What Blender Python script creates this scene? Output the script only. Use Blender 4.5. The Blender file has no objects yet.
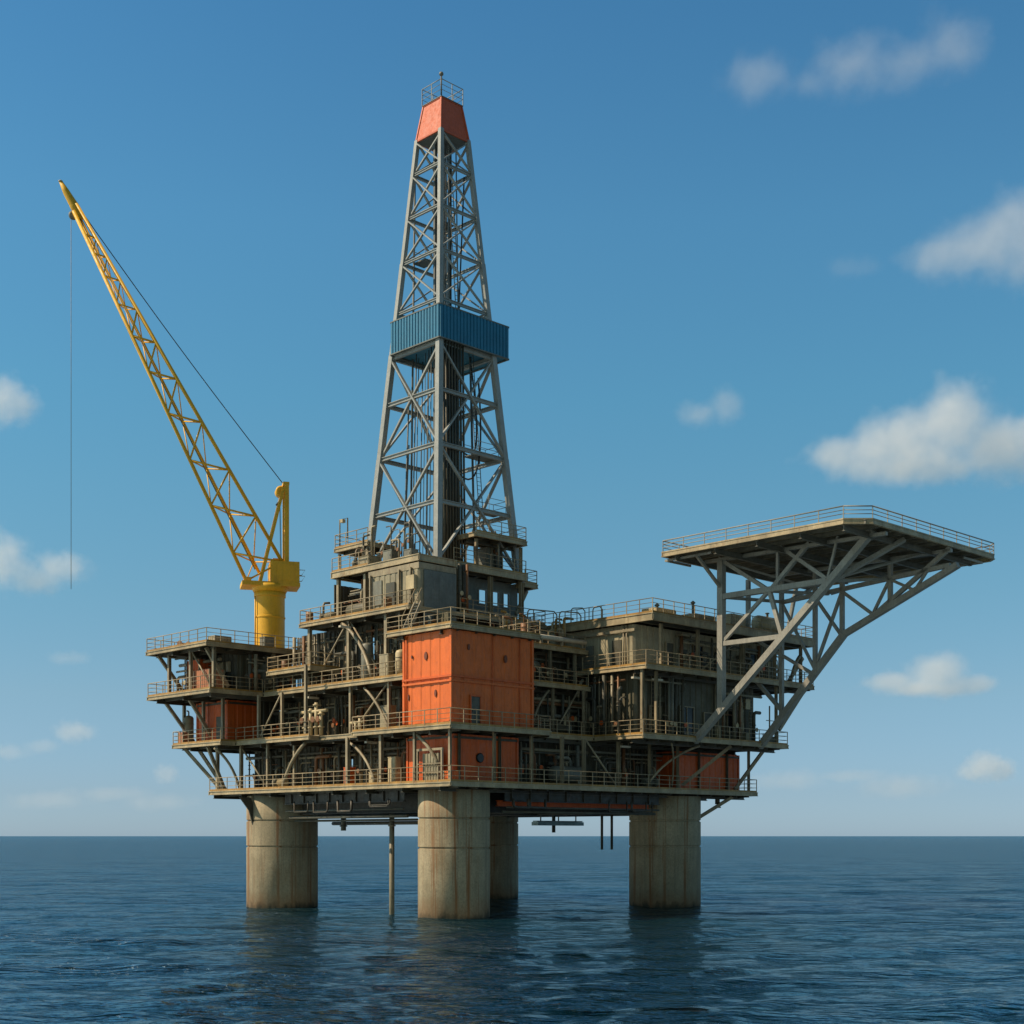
import bpy, math, random
import numpy as np
R = math.radians
random.seed(11)
sc = bpy.context.scene

# ------------------------------------------------------------------ camera
cam = bpy.data.cameras.new('camera')
co = bpy.data.objects.new('camera', cam)
sc.collection.objects.link(co)
co.location = (0, 0, 5.6)
co.rotation_euler = (R(90), 0, 0)
cam.sensor_width = 36
cam.lens = 49.22
cam.shift_y = 324 / 1024
cam.clip_start = 0.5
cam.clip_end = 60000
sc.camera = co

# ------------------------------------------------------------------ light
SUN_EL, SUN_AZ = 45.0, 262.0          # azimuth clockwise from +Y
w = bpy.data.worlds.new("World")
sc.world = w
w.use_nodes = True
nt = w.node_tree
bg = nt.nodes['Background']
sky = nt.nodes.new('ShaderNodeTexSky')
sky.sky_type = 'NISHITA'
sky.sun_disc = False
sky.sun_elevation = R(SUN_EL)
sky.sun_rotation = R(SUN_AZ)
sky.air_density = 0.7
sky.dust_density = 0.3
sky.ozone_density = 3.0
# sky grade by elevation: bluer in view, unseen upper sky dimmed to cut fill
tc = nt.nodes.new('ShaderNodeTexCoord')
sx = nt.nodes.new('ShaderNodeSeparateXYZ')
nt.links.new(tc.outputs['Generated'], sx.inputs[0])
rp = nt.nodes.new('ShaderNodeValToRGB')
el_ = rp.color_ramp.elements
SKYT = ((0.0, (.67, .84, 1.10)), (.03, (.70, .82, .96)), (.097, (.90, 1.04, .96)), (.166, (.92, 1.26, 1.08)), (.233, (.93, 1.46, 1.24)),
        (.297, (.91, 1.62, 1.40)), (.40, (.93, 1.74, 1.60)), (.52, (.78, 1.62, 1.64)), (.75, (.55, .62, .58)))
while len(el_) < len(SKYT): el_.new(.5)
for e, (p_, c_) in zip(el_, SKYT):
    e.position = p_; e.color = (*c_, 1)
nt.links.new(sx.outputs['Z'], rp.inputs[0])
mt = nt.nodes.new('ShaderNodeMix'); mt.data_type = 'RGBA'; mt.blend_type = 'MULTIPLY'; mt.inputs['Factor'].default_value = 1
nt.links.new(sky.outputs[0], mt.inputs[6]); nt.links.new(rp.outputs[0], mt.inputs[7])
# added warm tint on the unseen sky behind the camera, filling the shaded faces
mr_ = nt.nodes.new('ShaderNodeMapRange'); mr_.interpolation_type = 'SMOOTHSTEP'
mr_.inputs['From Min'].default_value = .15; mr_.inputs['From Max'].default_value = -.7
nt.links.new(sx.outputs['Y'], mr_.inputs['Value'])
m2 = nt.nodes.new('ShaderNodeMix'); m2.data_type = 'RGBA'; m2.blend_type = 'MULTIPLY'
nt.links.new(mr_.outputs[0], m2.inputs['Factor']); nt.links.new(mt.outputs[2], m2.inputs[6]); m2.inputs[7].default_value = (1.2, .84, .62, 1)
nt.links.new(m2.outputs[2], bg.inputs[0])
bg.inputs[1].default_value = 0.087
sl = bpy.data.lights.new('sun', 'SUN')
sl.energy = 5.0
sl.angle = R(0.5)
sl.color = (1.0, 0.83, 0.6)
so = bpy.data.objects.new('sun', sl)
sc.collection.objects.link(so)
az, el = R(SUN_AZ), R(SUN_EL)
sd = (math.sin(az) * math.cos(el), math.cos(az) * math.cos(el), math.sin(el))   # towards the sun
from mathutils import Vector, Matrix
so.rotation_euler = Vector(sd).to_track_quat('Z', 'Y').to_euler()
so.location = (-60, 40, 90)
sc.view_settings.view_transform = 'Standard'
sc.view_settings.look = 'None'
sc.view_settings.exposure = 0.18
sc.view_settings.gamma = 1.0
sc.cycles.use_denoising = True
sc.cycles.sample_clamp_direct = 2.5
sc.cycles.sample_clamp_indirect = 4.0
sc.cycles.max_bounces = 18
sc.cycles.volume_bounces = 16
sc.cycles.volume_step_rate = 1.0

# ------------------------------------------------------------------ frames
TH = math.atan2(.70, .714)
CT, ST = math.cos(TH), math.sin(TH)
FX, FY = -4.0, 96.5


def W(u, v, z=0.0):
    return (FX + CT * u - ST * v, FY + ST * u + CT * v, z)


COL = sc.collection
BASE = {}


def thing(name, label, cat, base=(0, 0, 0), group=None):
    o = bpy.data.objects.new(name, None)
    COL.objects.link(o)
    o.empty_display_size = .3
    o.location = W(*base)
    o.rotation_euler = (0, 0, TH)
    o['label'] = label
    o['category'] = cat
    if group:
        o['group'] = group
    BASE[o.name] = base
    return o


# ------------------------------------------------------------------ mesh builder
def vadd(a, b, k=1.0):
    return (a[0] + b[0] * k, a[1] + b[1] * k, a[2] + b[2] * k)


class MB:
    def __init__(s):
        s.v, s.f, s.sm = [], [], []

    def add(s, vs, fs, sm=False):
        o = len(s.v)
        s.v += [tuple(p) for p in vs]
        s.f += [tuple(i + o for i in f) for f in fs]
        s.sm += (sm if isinstance(sm, list) else [sm] * len(fs))
        return s

    def box(s, a, b):
        x0, x1 = sorted((a[0], b[0])); y0, y1 = sorted((a[1], b[1])); z0, z1 = sorted((a[2], b[2]))
        v = [(x0, y0, z0), (x1, y0, z0), (x1, y1, z0), (x0, y1, z0), (x0, y0, z1), (x1, y0, z1), (x1, y1, z1), (x0, y1, z1)]
        return s.add(v, [(0, 3, 2, 1), (4, 5, 6, 7), (0, 1, 5, 4), (1, 2, 6, 5), (2, 3, 7, 6), (3, 0, 4, 7)])

    def extrude(s, sec, p, q, up=(0, 0, 1), sm=False):
        P, Q = Vector(p), Vector(q)
        d = (Q - P).normalized()
        U = Vector(up)
        if abs(d.dot(U)) > .995:
            U = Vector((1, 0, 0)) if abs(d.x) < .9 else Vector((0, 1, 0))
        a = d.cross(U).normalized()
        b = a.cross(d).normalized()
        n = len(sec)
        vs = [P + a * x + b * y for x, y in sec] + [Q + a * x + b * y for x, y in sec]
        fs = [(i, (i + 1) % n, n + (i + 1) % n, n + i) for i in range(n)] + [tuple(range(n - 1, -1, -1)), tuple(range(n, 2 * n))]
        return s.add(vs, fs, [sm] * n + [False, False])

    def beam(s, p, q, w, h=None, up=(0, 0, 1)):
        h = h or w
        return s.extrude([(-w / 2, -h / 2), (w / 2, -h / 2), (w / 2, h / 2), (-w / 2, h / 2)], p, q, up)

    def ibeam(s, p, q, w, h, t=None, up=(0, 0, 1)):
        t = t or max(.025, h * .09)
        a, b, c = w / 2, h / 2, t / 2
        sec = [(-a, -b), (a, -b), (a, -b + t), (c, -b + t), (c, b - t), (a, b - t), (a, b), (-a, b), (-a, b - t), (-c, b - t), (-c, -b + t), (-a, -b + t)]
        return s.extrude(sec, p, q, up)

    def tube(s, pts, r, n=8):
        pts = [Vector(p) for p in pts]
        m = len(pts)
        rs = r if isinstance(r, (list, tuple)) else [r] * m
        d0 = (pts[1] - pts[0]).normalized()
        ref = Vector((0, 0, 1)) if abs(d0.z) < .9 else Vector((1, 0, 0))
        a = d0.cross(ref).normalized()
        vs = []
        for i, p in enumerate(pts):
            if i == 0: d = d0
            elif i == m - 1: d = (pts[i] - pts[i - 1]).normalized()
            else: d = ((pts[i] - pts[i - 1]).normalized() + (pts[i + 1] - pts[i]).normalized()).normalized()
            a = (a - d * a.dot(d)).normalized()
            b = d.cross(a)
            for k in range(n):
                t = 2 * math.pi * k / n
                vs.append(p + (a * math.cos(t) + b * math.sin(t)) * rs[i])
        fs, sm = [], []
        for i in range(m - 1):
            for k in range(n):
                fs.append((i * n + k, i * n + (k + 1) % n, (i + 1) * n + (k + 1) % n, (i + 1) * n + k)); sm.append(n > 5)
        fs += [tuple(range(n - 1, -1, -1)), tuple(range((m - 1) * n, m * n))]
        sm += [False, False]
        return s.add(vs, fs, sm)

    def lathe(s, c, prof, n=24, axis='z', sharp=False, caps=(True, True)):
        if sharp:                                   # every step of the profile keeps its own normals
            for i in range(len(prof) - 1): s.lathe(c, prof[i:i + 2], n, axis, caps=(i == 0, i == len(prof) - 2))
            return s
        vs, fs, sm = [], [], []
        for r, h in prof:
            for k in range(n):
                t = 2 * math.pi * k / n
                x, y = r * math.cos(t), r * math.sin(t)
                p = {'z': (x, y, h), 'x': (h, x, y), 'y': (y, h, x)}[axis]
                vs.append(vadd(c, p))
        m = len(prof)
        for i in range(m - 1):
            for k in range(n):
                fs.append((i * n + k, i * n + (k + 1) % n, (i + 1) * n + (k + 1) % n, (i + 1) * n + k))
                sm.append(True)
        if caps[0]: fs.append(tuple(range(n - 1, -1, -1))); sm.append(False)
        if caps[1]: fs.append(tuple(range((m - 1) * n, m * n))); sm.append(False)
        return s.add(vs, fs, sm)

    def prism(s, poly, z0, z1):
        n = len(poly)
        vs = [(x, y, z0) for x, y in poly] + [(x, y, z1) for x, y in poly]
        return s.add(vs, [(i, (i + 1) % n, n + (i + 1) % n, n + i) for i in range(n)] + [tuple(range(n - 1, -1, -1)), tuple(range(n, 2 * n))])

    def slab(s, pts, t):
        """planar polygon pts (3D) given a thickness vector t"""
        n = len(pts)
        vs = list(pts) + [vadd(p, t) for p in pts]
        return s.add(vs, [(i, (i + 1) % n, n + (i + 1) % n, n + i) for i in range(n)] + [tuple(range(n - 1, -1, -1)), tuple(range(n, 2 * n))])

    def corr(s, p, q, z0, z1, pitch=.5, depth=.06, back=.08):
        """trapezoid corrugated sheet standing from p to q (2D), ribs outward (right of p->q)"""
        P, Q = Vector((p[0], p[1])), Vector((q[0], q[1]))
        L = (Q - P).length
        d = (Q - P) / L
        nrm = Vector((d.y, -d.x))
        k = max(2, int(round(L / pitch)))
        pr = []
        st = L / k
        for i in range(k):
            for f, o in ((0, 0), (.35, 0), (.45, 1), (.9, 1)):
                pr.append((st * (i + f), depth * o))
        pr.append((L, 0))
        front = [P + d * t + nrm * o for t, o in pr]
        bk = [Q - nrm * back, P - nrm * back]
        poly = [(v.x, v.y) for v in front + bk]
        return s.prism(poly, z0, z1)

    def build(s, name, mat, parent=None, base=None, label=None):
        me = bpy.data.meshes.new(name)
        if base is None:
            base = BASE.get(parent.name, (0, 0, 0)) if parent else (0, 0, 0)
        me.from_pydata([(x - base[0], y - base[1], z - base[2]) for x, y, z in s.v], [], s.f)
        me.polygons.foreach_set('use_smooth', s.sm)
        me.materials.append(mat)
        me.update()
        o = bpy.data.objects.new(name, me)
        COL.objects.link(o)
        if parent:
            o.parent = parent
            BASE[o.name] = base
        if label:
            o['label'] = label
        return o


def solo(name, mb, mat, label, cat, base, group=None):
    """a thing that is one mesh"""
    o = mb.build(name, mat, None, base)
    o.location = W(*base)
    o.rotation_euler = (0, 0, TH)
    o['label'] = label
    o['category'] = cat
    if group:
        o['group'] = group
    BASE[o.name] = base
    return o


# ------------------------------------------------------------------ materials
def nodes(name):
    m = bpy.data.materials.new(name)
    m.use_nodes = True
    t = m.node_tree
    return m, t, t.nodes['Principled BSDF']


def paint(name, base, rough=.55, dark=.6, rust=.35, rust_col=(.16, .06, .02), metal=0.0, scale=1.0, bump=.15, streak=.5, grit=.55):
    """weathered paint: blotches, vertical run-off streaks and rust with shapes of their own"""
    m, t, b = nodes(name)
    N, L = t.nodes.new, t.links.new
    geo = N('ShaderNodeNewGeometry')

    def noise(sc_, vec_scale, det=5, rough_=.6):
        mp = N('ShaderNodeMapping'); mp.inputs['Scale'].default_value = vec_scale
        L(geo.outputs['Position'], mp.inputs['Vector'])
        n = N('ShaderNodeTexNoise'); n.inputs['Scale'].default_value = sc_ * scale
        n.inputs['Detail'].default_value = det; n.inputs['Roughness'].default_value = rough_
        L(mp.outputs[0], n.inputs['Vector'])
        return n.outputs['Fac']

    def ramp(src, a, bb, lo=0.0, hi=1.0):
        r = N('ShaderNodeMapRange'); r.inputs['From Min'].default_value = a; r.inputs['From Max'].default_value = bb
        r.inputs['To Min'].default_value = lo; r.inputs['To Max'].default_value = hi
        L(src, r.inputs['Value'])
        return r.outputs[0]

    def mix(fac, a, c):
        x = N('ShaderNodeMix'); x.data_type = 'RGBA'
        L(fac, x.inputs['Factor'])
        for i, q in ((6, a), (7, c)):
            if isinstance(q, tuple): x.inputs[i].default_value = (*q, 1)
            else: L(q, x.inputs[i])
        return x.outputs[2]
    blot = ramp(noise(.9, (1, 1, .8)), .35, .68)
    c1 = mix(blot, tuple(c * dark for c in base), base)
    if streak:
        st = ramp(noise(2.2, (2.4, 2.4, .16), 6, .7), .52, .72, 0, streak)
        c1 = mix(st, c1, tuple(c * .38 for c in base))
    if rust:
        rs = ramp(noise(1.6, (1.5, 1.5, .5), 8, .75), .56, .66, 0, rust)
        c1 = mix(rs, c1, rust_col)
    gr = ramp(noise(8, (1, 1, .7), 5, .75), .47, .7, 0, grit)          # fine specks of grime
    c1 = mix(gr, c1, tuple(c * .45 for c in base))
    L(c1, b.inputs['Base Color'])
    b.inputs['Metallic'].default_value = metal
    L(ramp(noise(3.5, (1, 1, 1)), .3, .7, rough - .12, min(1, rough + .18)), b.inputs['Roughness'])
    if bump:
        bp = N('ShaderNodeBump'); bp.inputs['Strength'].default_value = bump; bp.inputs['Distance'].default_value = .02
        L(noise(6, (1, 1, .6), 6), bp.inputs['Height'])
        L(bp.outputs[0], b.inputs['Normal'])
    return m


class M: pass


M.steel = paint('weathered_cream_steel', (.37, .305, .195), rust=.65, dark=.52, streak=.7)
M.fascia = paint('deck_edge_paint', (.47, .38, .23), rust=.6, dark=.52, streak=.75, rust_col=(.20, .09, .02))
M.toe = paint('rusty_yellow_kick_plate', (.42, .23, .05), rust=.75, rust_col=(.13, .055, .02))
M.rail = paint('guard_rail_paint', (.42, .33, .20), rust=.6, bump=0)
M.under = paint('dark_soffit_steel', (.08, .072, .048), rust=.3, streak=.3)  # dark base colour for the joists and the leg bracket
M.girder = paint('shade_black_girder_steel', (.035, .03, .022), rust=.3, streak=.2)  # near-black base puts the under-deck shade into the colour
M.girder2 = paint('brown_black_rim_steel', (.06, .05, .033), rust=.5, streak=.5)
M.bulk = paint('dark_bulkhead_paint', (.075, .07, .045), rust=.35)
M.bulk2 = paint('olive_bulkhead_paint', (.11, .10, .06), rust=.3)
M.tan = paint('tan_panel_paint', (.42, .36, .23), rust=.3)
M.grey = paint('grey_panel_paint', (.33, .29, .19), rust=.3)
M.slate = paint('slate_panel_paint', (.15, .165, .15), rust=.2)
M.orange = paint('orange_steel_paint', (.70, .14, .016), dark=.84, rust=.45, rust_col=(.22, .05, .015), streak=.5, scale=1.6, grit=.22)
M.redor = paint('dull_red_orange_paint', (.64, .11, .012), grit=.3, dark=.8, rust=.4, rust_col=(.14, .04, .02))
M.salmon = paint('faded_salmon_paint', (.55, .22, .11), rust=.3)
M.yellow = paint('crane_yellow_paint', (.78, .43, .018), grit=.3, dark=.85, rust=.25, rust_col=(.25, .12, .02), streak=.35)
M.yellow2 = paint('lattice_yellow_paint', (.78, .42, .018), grit=.3, dark=.9, rust=.15, rust_col=(.25, .12, .02), streak=.2, bump=0)
M.galv = paint('derrick_grey_steel', (.31, .325, .31), dark=.8, rust=.2, metal=.0, rough=.45, streak=.3)
M.galvd = paint('dark_derrick_steel', (.13, .14, .13), rust=.3)
M.crown = paint('faded_red_orange_paint', (.56, .105, .038), dark=.85, rust=.2, rust_col=(.3, .08, .04), streak=.25)
M.blue = paint('blue_cladding_paint', (.008, .16, .29), dark=.85, rust=.1, streak=.25)
M.heli = paint('helideck_steel_paint', (.32, .31, .27), dark=.75, rust=.3)
M.helid = paint('helideck_dark_plate', (.17, .16, .125), rust=.3)
M.pipe = paint('pipe_paint', (.27, .23, .15), rust=.5, bump=0)
M.piped = paint('dark_pipe_paint', (.10, .095, .07), rust=.4, bump=0)
M.white = paint('dirty_white_paint', (.70, .65, .52), rust=.25)
M.cream = paint('cream_machine_paint', (.58, .47, .27), rust=.35)
M.mach = paint('machine_grey_paint', (.20, .20, .16), rust=.4)
M.rusty = paint('rusty_steel', (.24, .11, .045), rust=.7)
M.vent = paint('rusted_orange_cover', (.20, .05, .018), rust=.6)
M.rope = paint('wire_rope', (.035, .03, .025), rust=0, streak=0, bump=0)
M.tray = paint('blue_grey_tray_paint', (.30, .46, .50), rust=.2)
m, t, b = nodes('window_glass')
b.inputs['Base Color'].default_value = (.012, .016, .018, 1); b.inputs['Roughness'].default_value = .2; b.inputs['Specular IOR Level'].default_value = .25
M.glass = m


def concrete():
    m, t, b = nodes('stained_concrete')
    N, L = t.nodes.new, t.links.new
    geo = N('ShaderNodeNewGeometry')
    sep = N('ShaderNodeSeparateXYZ'); L(geo.outputs['Position'], sep.inputs[0])

    def noise(s, vs, det=6, r=.65):
        mp = N('ShaderNodeMapping'); mp.inputs['Scale'].default_value = vs; L(geo.outputs['Position'], mp.inputs['Vector'])
        n = N('ShaderNodeTexNoise'); n.inputs['Scale'].default_value = s; n.inputs['Detail'].default_value = det; n.inputs['Roughness'].default_value = r
        L(mp.outputs[0], n.inputs['Vector']); return n.outputs['Fac']

    def rng(src, a, bb, lo=0., hi=1.):
        r = N('ShaderNodeMapRange'); r.inputs['From Min'].default_value = a; r.inputs['From Max'].default_value = bb
        r.inputs['To Min'].default_value = lo; r.inputs['To Max'].default_value = hi; L(src, r.inputs['Value']); return r.outputs[0]

    def mix(fac, a, c):
        x = N('ShaderNodeMix'); x.data_type = 'RGBA'; L(fac, x.inputs['Factor'])
        for i, q in ((6, a), (7, c)):
            if isinstance(q, tuple): x.inputs[i].default_value = (*q, 1)
            else: L(q, x.inputs[i])
        return x.outputs[2]

    def mul(a, c):
        x = N('ShaderNodeMath'); x.operation = 'MULTIPLY'; L(a, x.inputs[0]); L(c, x.inputs[1]); return x.outputs[0]
    c = mix(rng(noise(.7, (1, 1, .7)), .35, .65), (.27, .222, .14), (.40, .33, .215))
    c = mix(rng(noise(5, (1, 1, 1)), .4, .7, 0, .5), c, (.20, .17, .11))
    c = mix(rng(noise(.5, (1, 1, .5), 5, .7), .5, .72, 0, .6), c, (.22, .135, .06))
    c = mix(rng(noise(14, (1, 1, .6), 4, .8), .48, .66, 0, .55), c, (.12, .105, .07))
    # grey weathering streaks running down
    c = mix(rng(noise(1.5, (1.8, 1.8, .06), 6, .7), .5, .68, 0, .55), c, (.15, .13, .09))
    # narrow rust streaks
    c = mix(rng(noise(1.05, (1.7, 1.7, .045), 7, .72), .52, .62, 0, .92), c, (.20, .085, .028))
    # rust and wet growth in a ragged band above the water
    wob = N('ShaderNodeMath'); wob.operation = 'ADD'; L(sep.outputs['Z'], wob.inputs[0]); L(rng(noise(1.3, (1, 1, .5)), 0, 1, -1.0, 1.0), wob.inputs[1])
    c = mix(rng(wob.outputs[0], .2, 1.5, .7, 0.), c, (.22, .11, .045))
    c = mix(rng(wob.outputs[0], -.1, .45, .92, 0.), c, (.035, .035, .022))
    L(c, b.inputs['Base Color'])
    b.inputs['Roughness'].default_value = .85
    bp = N('ShaderNodeBump'); bp.inputs['Strength'].default_value = .35; bp.inputs['Distance'].default_value = .03
    L(noise(4, (1, 1, .7), 8), bp.inputs['Height']); L(bp.outputs[0], b.inputs['Normal'])
    return m


M.conc = concrete()


# ------------------------------------------------------------------ sea
def build_sea():
    rng = np.random.default_rng(5)
    rad = [5.0]
    while rad[-1] < 700: rad.append(rad[-1] * 1.0105 + .02)
    while rad[-1] < 45000: rad.append(rad[-1] * 1.06)
    rad = np.array(rad)
    ang = np.concatenate([np.linspace(-180, -27, 60)[:-1], np.linspace(-27, 27, 620), np.linspace(27, 180, 60)[1:]])
    ang = np.radians(ang)
    Rr, A = np.meshgrid(rad, ang, indexing='ij')
    X, Y = Rr * np.sin(A), Rr * np.cos(A)
    Z = np.zeros_like(X)
    cell = np.maximum(np.gradient(rad)[:, None] * .8, Rr * np.radians(.1))
    wd = R(-78)
    for i in range(90):
        lam = .7 * (15 / .7) ** (i / 89.) * rng.uniform(.9, 1.1)
        th = wd + rng.normal(0, .5)
        k = 2 * np.pi / lam
        amp = .0095 * lam ** .3 * rng.uniform(.4, 1.4)
        ph = rng.uniform(0, 2 * np.pi)
        att = np.clip((lam / cell - 2.2) / 3.0, 0, 1)
        a = k * (X * np.cos(th) + Y * np.sin(th)) + ph
        Z += amp * att * (np.sin(a) + .18 * np.cos(2 * a))
    nr, na = X.shape
    v = np.stack([X, Y, Z], -1).reshape(-1, 3)
    idx = np.arange(nr * na).reshape(nr, na)
    f = np.stack([idx[:-1, :-1], idx[:-1, 1:], idx[1:, 1:], idx[1:, :-1]], -1).reshape(-1, 4)[:, ::-1]
    me = bpy.data.meshes.new('sea')
    me.vertices.add(len(v)); me.vertices.foreach_set('co', v.ravel())
    me.loops.add(f.size); me.loops.foreach_set('vertex_index', f.ravel())
    me.polygons.add(len(f)); me.polygons.foreach_set('loop_start', np.arange(0, f.size, 4)); me.polygons.foreach_set('loop_total', np.full(len(f), 4))
    me.update(calc_edges=True)
    me.polygons.foreach_set('use_smooth', np.ones(len(f), bool))
    m, t, b = nodes('sea_water')
    N, L = t.nodes.new, t.links.new
    # water body and sky reflection; unresolved wavelets keep the mean reflectance well below 1 at grazing angles
    df = N('ShaderNodeBsdfDiffuse'); df.inputs['Color'].default_value = (.002, .020, .032, 1)
    gl = N('ShaderNodeBsdfGlossy'); gl.inputs['Color'].default_value = (.70, .89, .97, 1); gl.inputs['Roughness'].default_value = .09
    frn = N('ShaderNodeFresnel'); frn.inputs['IOR'].default_value = 1.33
    cap = N('ShaderNodeMapRange'); cap.inputs['From Max'].default_value = .62; cap.inputs['To Min'].default_value = .0; cap.inputs['To Max'].default_value = .52
    L(frn.outputs[0], cap.inputs['Value'])
    mixs = N('ShaderNodeMixShader'); L(cap.outputs[0], mixs.inputs[0]); L(df.outputs[0], mixs.inputs[1]); L(gl.outputs[0], mixs.inputs[2])
    t.nodes.remove(b); L(mixs.outputs[0], t.nodes['Material Output'].inputs['Surface'])
    geo = N('ShaderNodeNewGeometry')
    prev = None
    for s_, d_, st, vs in ((.05, 7.0, 1.0, (.3, 1.3, 1)), (.2, 1.5, 1.0, (.4, 1.4, 1)), (.7, .55, 1.0, (.4, 1.5, 1)), (1.6, .36, 1.0, (.45, 1.4, 1)), (3.2, .18, 1.0, (.55, 1.3, 1))):
        mp = N('ShaderNodeMapping'); mp.inputs['Scale'].default_value = vs; mp.inputs['Rotation'].default_value = (0, 0, .12)
        L(geo.outputs['Position'], mp.inputs['Vector'])
        n = N('ShaderNodeTexNoise'); n.inputs['Scale'].default_value = s_; n.inputs['Detail'].default_value = 3; n.inputs['Distortion'].default_value = .25
        L(mp.outputs[0], n.inputs['Vector'])
        bp = N('ShaderNodeBump'); bp.inputs['Strength'].default_value = st; bp.inputs['Distance'].default_value = d_
        L(n.outputs['Fac'], bp.inputs['Height'])
        if prev: L(prev, bp.inputs['Normal'])
        prev = bp.outputs[0]
    for q in (df, gl, frn): L(prev, q.inputs['Normal'])
    me.materials.append(m)
    o = bpy.data.objects.new('sea', me)
    COL.objects.link(o)
    o['kind'] = 'structure'


build_sea()

# ------------------------------------------------------------------ platform helpers
_post = {}


def rail(path, z, parent, h=1.05, sp=1.25, mat=None, toe=True, ends=(True, True), rr=1.0):
    mat = mat or M.rail
    base = BASE[parent.name]
    mb = MB()
    for a, b_ in zip(path[:-1], path[1:]):
        for hh, r in ((h, .032), (h * .68, .02), (h * .36, .02)):
            mb.tube([(a[0], a[1], z + hh), (b_[0], b_[1], z + hh)], r * rr, 6)
    o = mb.build('guard_rail', mat, parent)
    if toe:
        tb = MB()
        for a, b_ in zip(path[:-1], path[1:]):
            tb.beam((a[0], a[1], z + .075), (b_[0], b_[1], z + .075), .025, .14)
        tb.build('kick_plate', M.toe, o)
    key = (h, mat.name)
    pts = []
    for i, (a, b_) in enumerate(zip(path[:-1], path[1:])):
        L = math.dist(a, b_)
        k = max(1, round(L / sp))
        for j in range(k + (1 if i == len(path) - 2 else 0)):
            f = j / k
            pts.append((a[0] + (b_[0] - a[0]) * f, a[1] + (b_[1] - a[1]) * f))
    if not ends[0]: pts = pts[1:]
    if not ends[1]: pts = pts[:-1]
    for p in pts:
        if key not in _post:
            pm = MB().box((-.026, -.024, 0), (.026, .024, h))
            ob = pm.build('post', mat, None, (0, 0, 0))
            _post[key] = ob.data
            ob.parent = o
        else:
            ob = bpy.data.objects.new('post', _post[key]); COL.objects.link(ob); ob.parent = o
        ob.location = (p[0] - base[0], p[1] - base[1], z - base[2])
    return o


def scan(poly, axis, c):
    """intervals of the polygon on the line axis = c"""
    xs = []
    n = len(poly)
    for i in range(n):
        a, b_ = poly[i], poly[(i + 1) % n]
        if (a[axis] - c) * (b_[axis] - c) < 0:
            f = (c - a[axis]) / (b_[axis] - a[axis])
            xs.append(a[1 - axis] + f * (b_[1 - axis] - a[1 - axis]))
    xs.sort()
    return [(xs[i], xs[i + 1]) for i in range(0, len(xs) - 1, 2)]


def deck(parent, poly, z, th=.32, name='deck', sp=1.7, mat=None, joists=True, label=None):
    mat = mat or M.fascia
    mb = MB()
    mb.prism(poly, z - .07, z)
    n = len(poly)
    for i in range(n):
        a, b_ = Vector(poly[i]), Vector(poly[(i + 1) % n])
        d = (b_ - a).normalized()
        nin = Vector((-d.y, d.x))
        j = .003 * (i % 4)
        p, q = a + nin * .085, b_ + nin * .085
        mb.beam((p.x, p.y, z - .072 - (th - .09) / 2), (q.x, q.y, z - .072 - (th - .09) / 2), .05 + j, th - .09)
        p, q = a + nin * .11, b_ + nin * .11
        mb.beam((p.x, p.y, z - th + .03 + j), (q.x, q.y, z - th + .03 + j), .22 - j, .05)
    o = mb.build(name, mat, parent, label=label)
    if joists:
        jb = MB()
        us = [p[0] for p in poly]; vs = [p[1] for p in poly]
        c = min(us) + .9
        while c < max(us) - .3:
            for a, b_ in scan(poly, 0, c):
                if b_ - a > 1: jb.ibeam((c, a + .2, z - .26), (c, b_ - .2, z - .26), .16, .34)
            c += sp
        c = min(vs) + 1.3
        k = 0
        while c < max(vs) - .5:
            for a, b_ in scan(poly, 1, c):
                if b_ - a > 1: jb.ibeam((a + .2, c, z - .345), (b_ - .2, c, z - .345), .24, .52)
            c += sp * 2.3
            k += 1
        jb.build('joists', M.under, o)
    return o


def mpart(mb, name, mat, parent, label=None):
    return mb.build(name, mat, parent, label=label)


def curve_pts(p, c, q, n=8):
    return [tuple((1 - t) ** 2 * p[i] + 2 * t * (1 - t) * c[i] + t * t * q[i] for i in range(3)) for t in [k / n for k in range(n + 1)]]


# ------------------------------------------------------------------ OIL PLATFORM: legs, decks, columns, walls
pf = thing('oil_platform', 'rusty multi level steel oil platform standing on four round concrete legs in the sea', 'oil platform', (0, 0, 0))
LEGS = ((0, 0, 2.48), (0, 20.3, 2.8), (22.8, 0, 2.86), (22.8, 20.3, 2.5))
for u, v, r in LEGS:
    mb = MB().lathe((u, v, 0), [(r, -5), (r, 4.70), (r - .09, 4.73), (r - .09, 4.83), (r, 4.86), (r, 6.72), (r - .09, 6.75), (r - .09, 6.85), (r, 6.88), (r, 8.74)], 72, sharp=True)
    lg = mb.build('leg', M.conc, pf)
    for k in ((2,) if v > 10 and u < 5 else ()):
        br = MB()
        a = k * math.pi / 2 + math.pi / 4 * 0
        c, s = math.cos(a), math.sin(a)
        t = (-s * .12, c * .12, 0)
        br.slab([(u + c * (r - .05) + s * .06, v + s * (r - .05) - c * .06, 6.3), (u + c * (r + .35) + s * .06, v + s * (r + .35) - c * .06, 7.6), (u + c * (r + 1.2) + s * .06, v + s * (r + 1.2) - c * .06, 8.6), (u + c * (r - .05) + s * .06, v + s * (r - .05) - c * .06, 8.6)], t)
        br.build('leg_bracket', M.under, lg)

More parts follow.
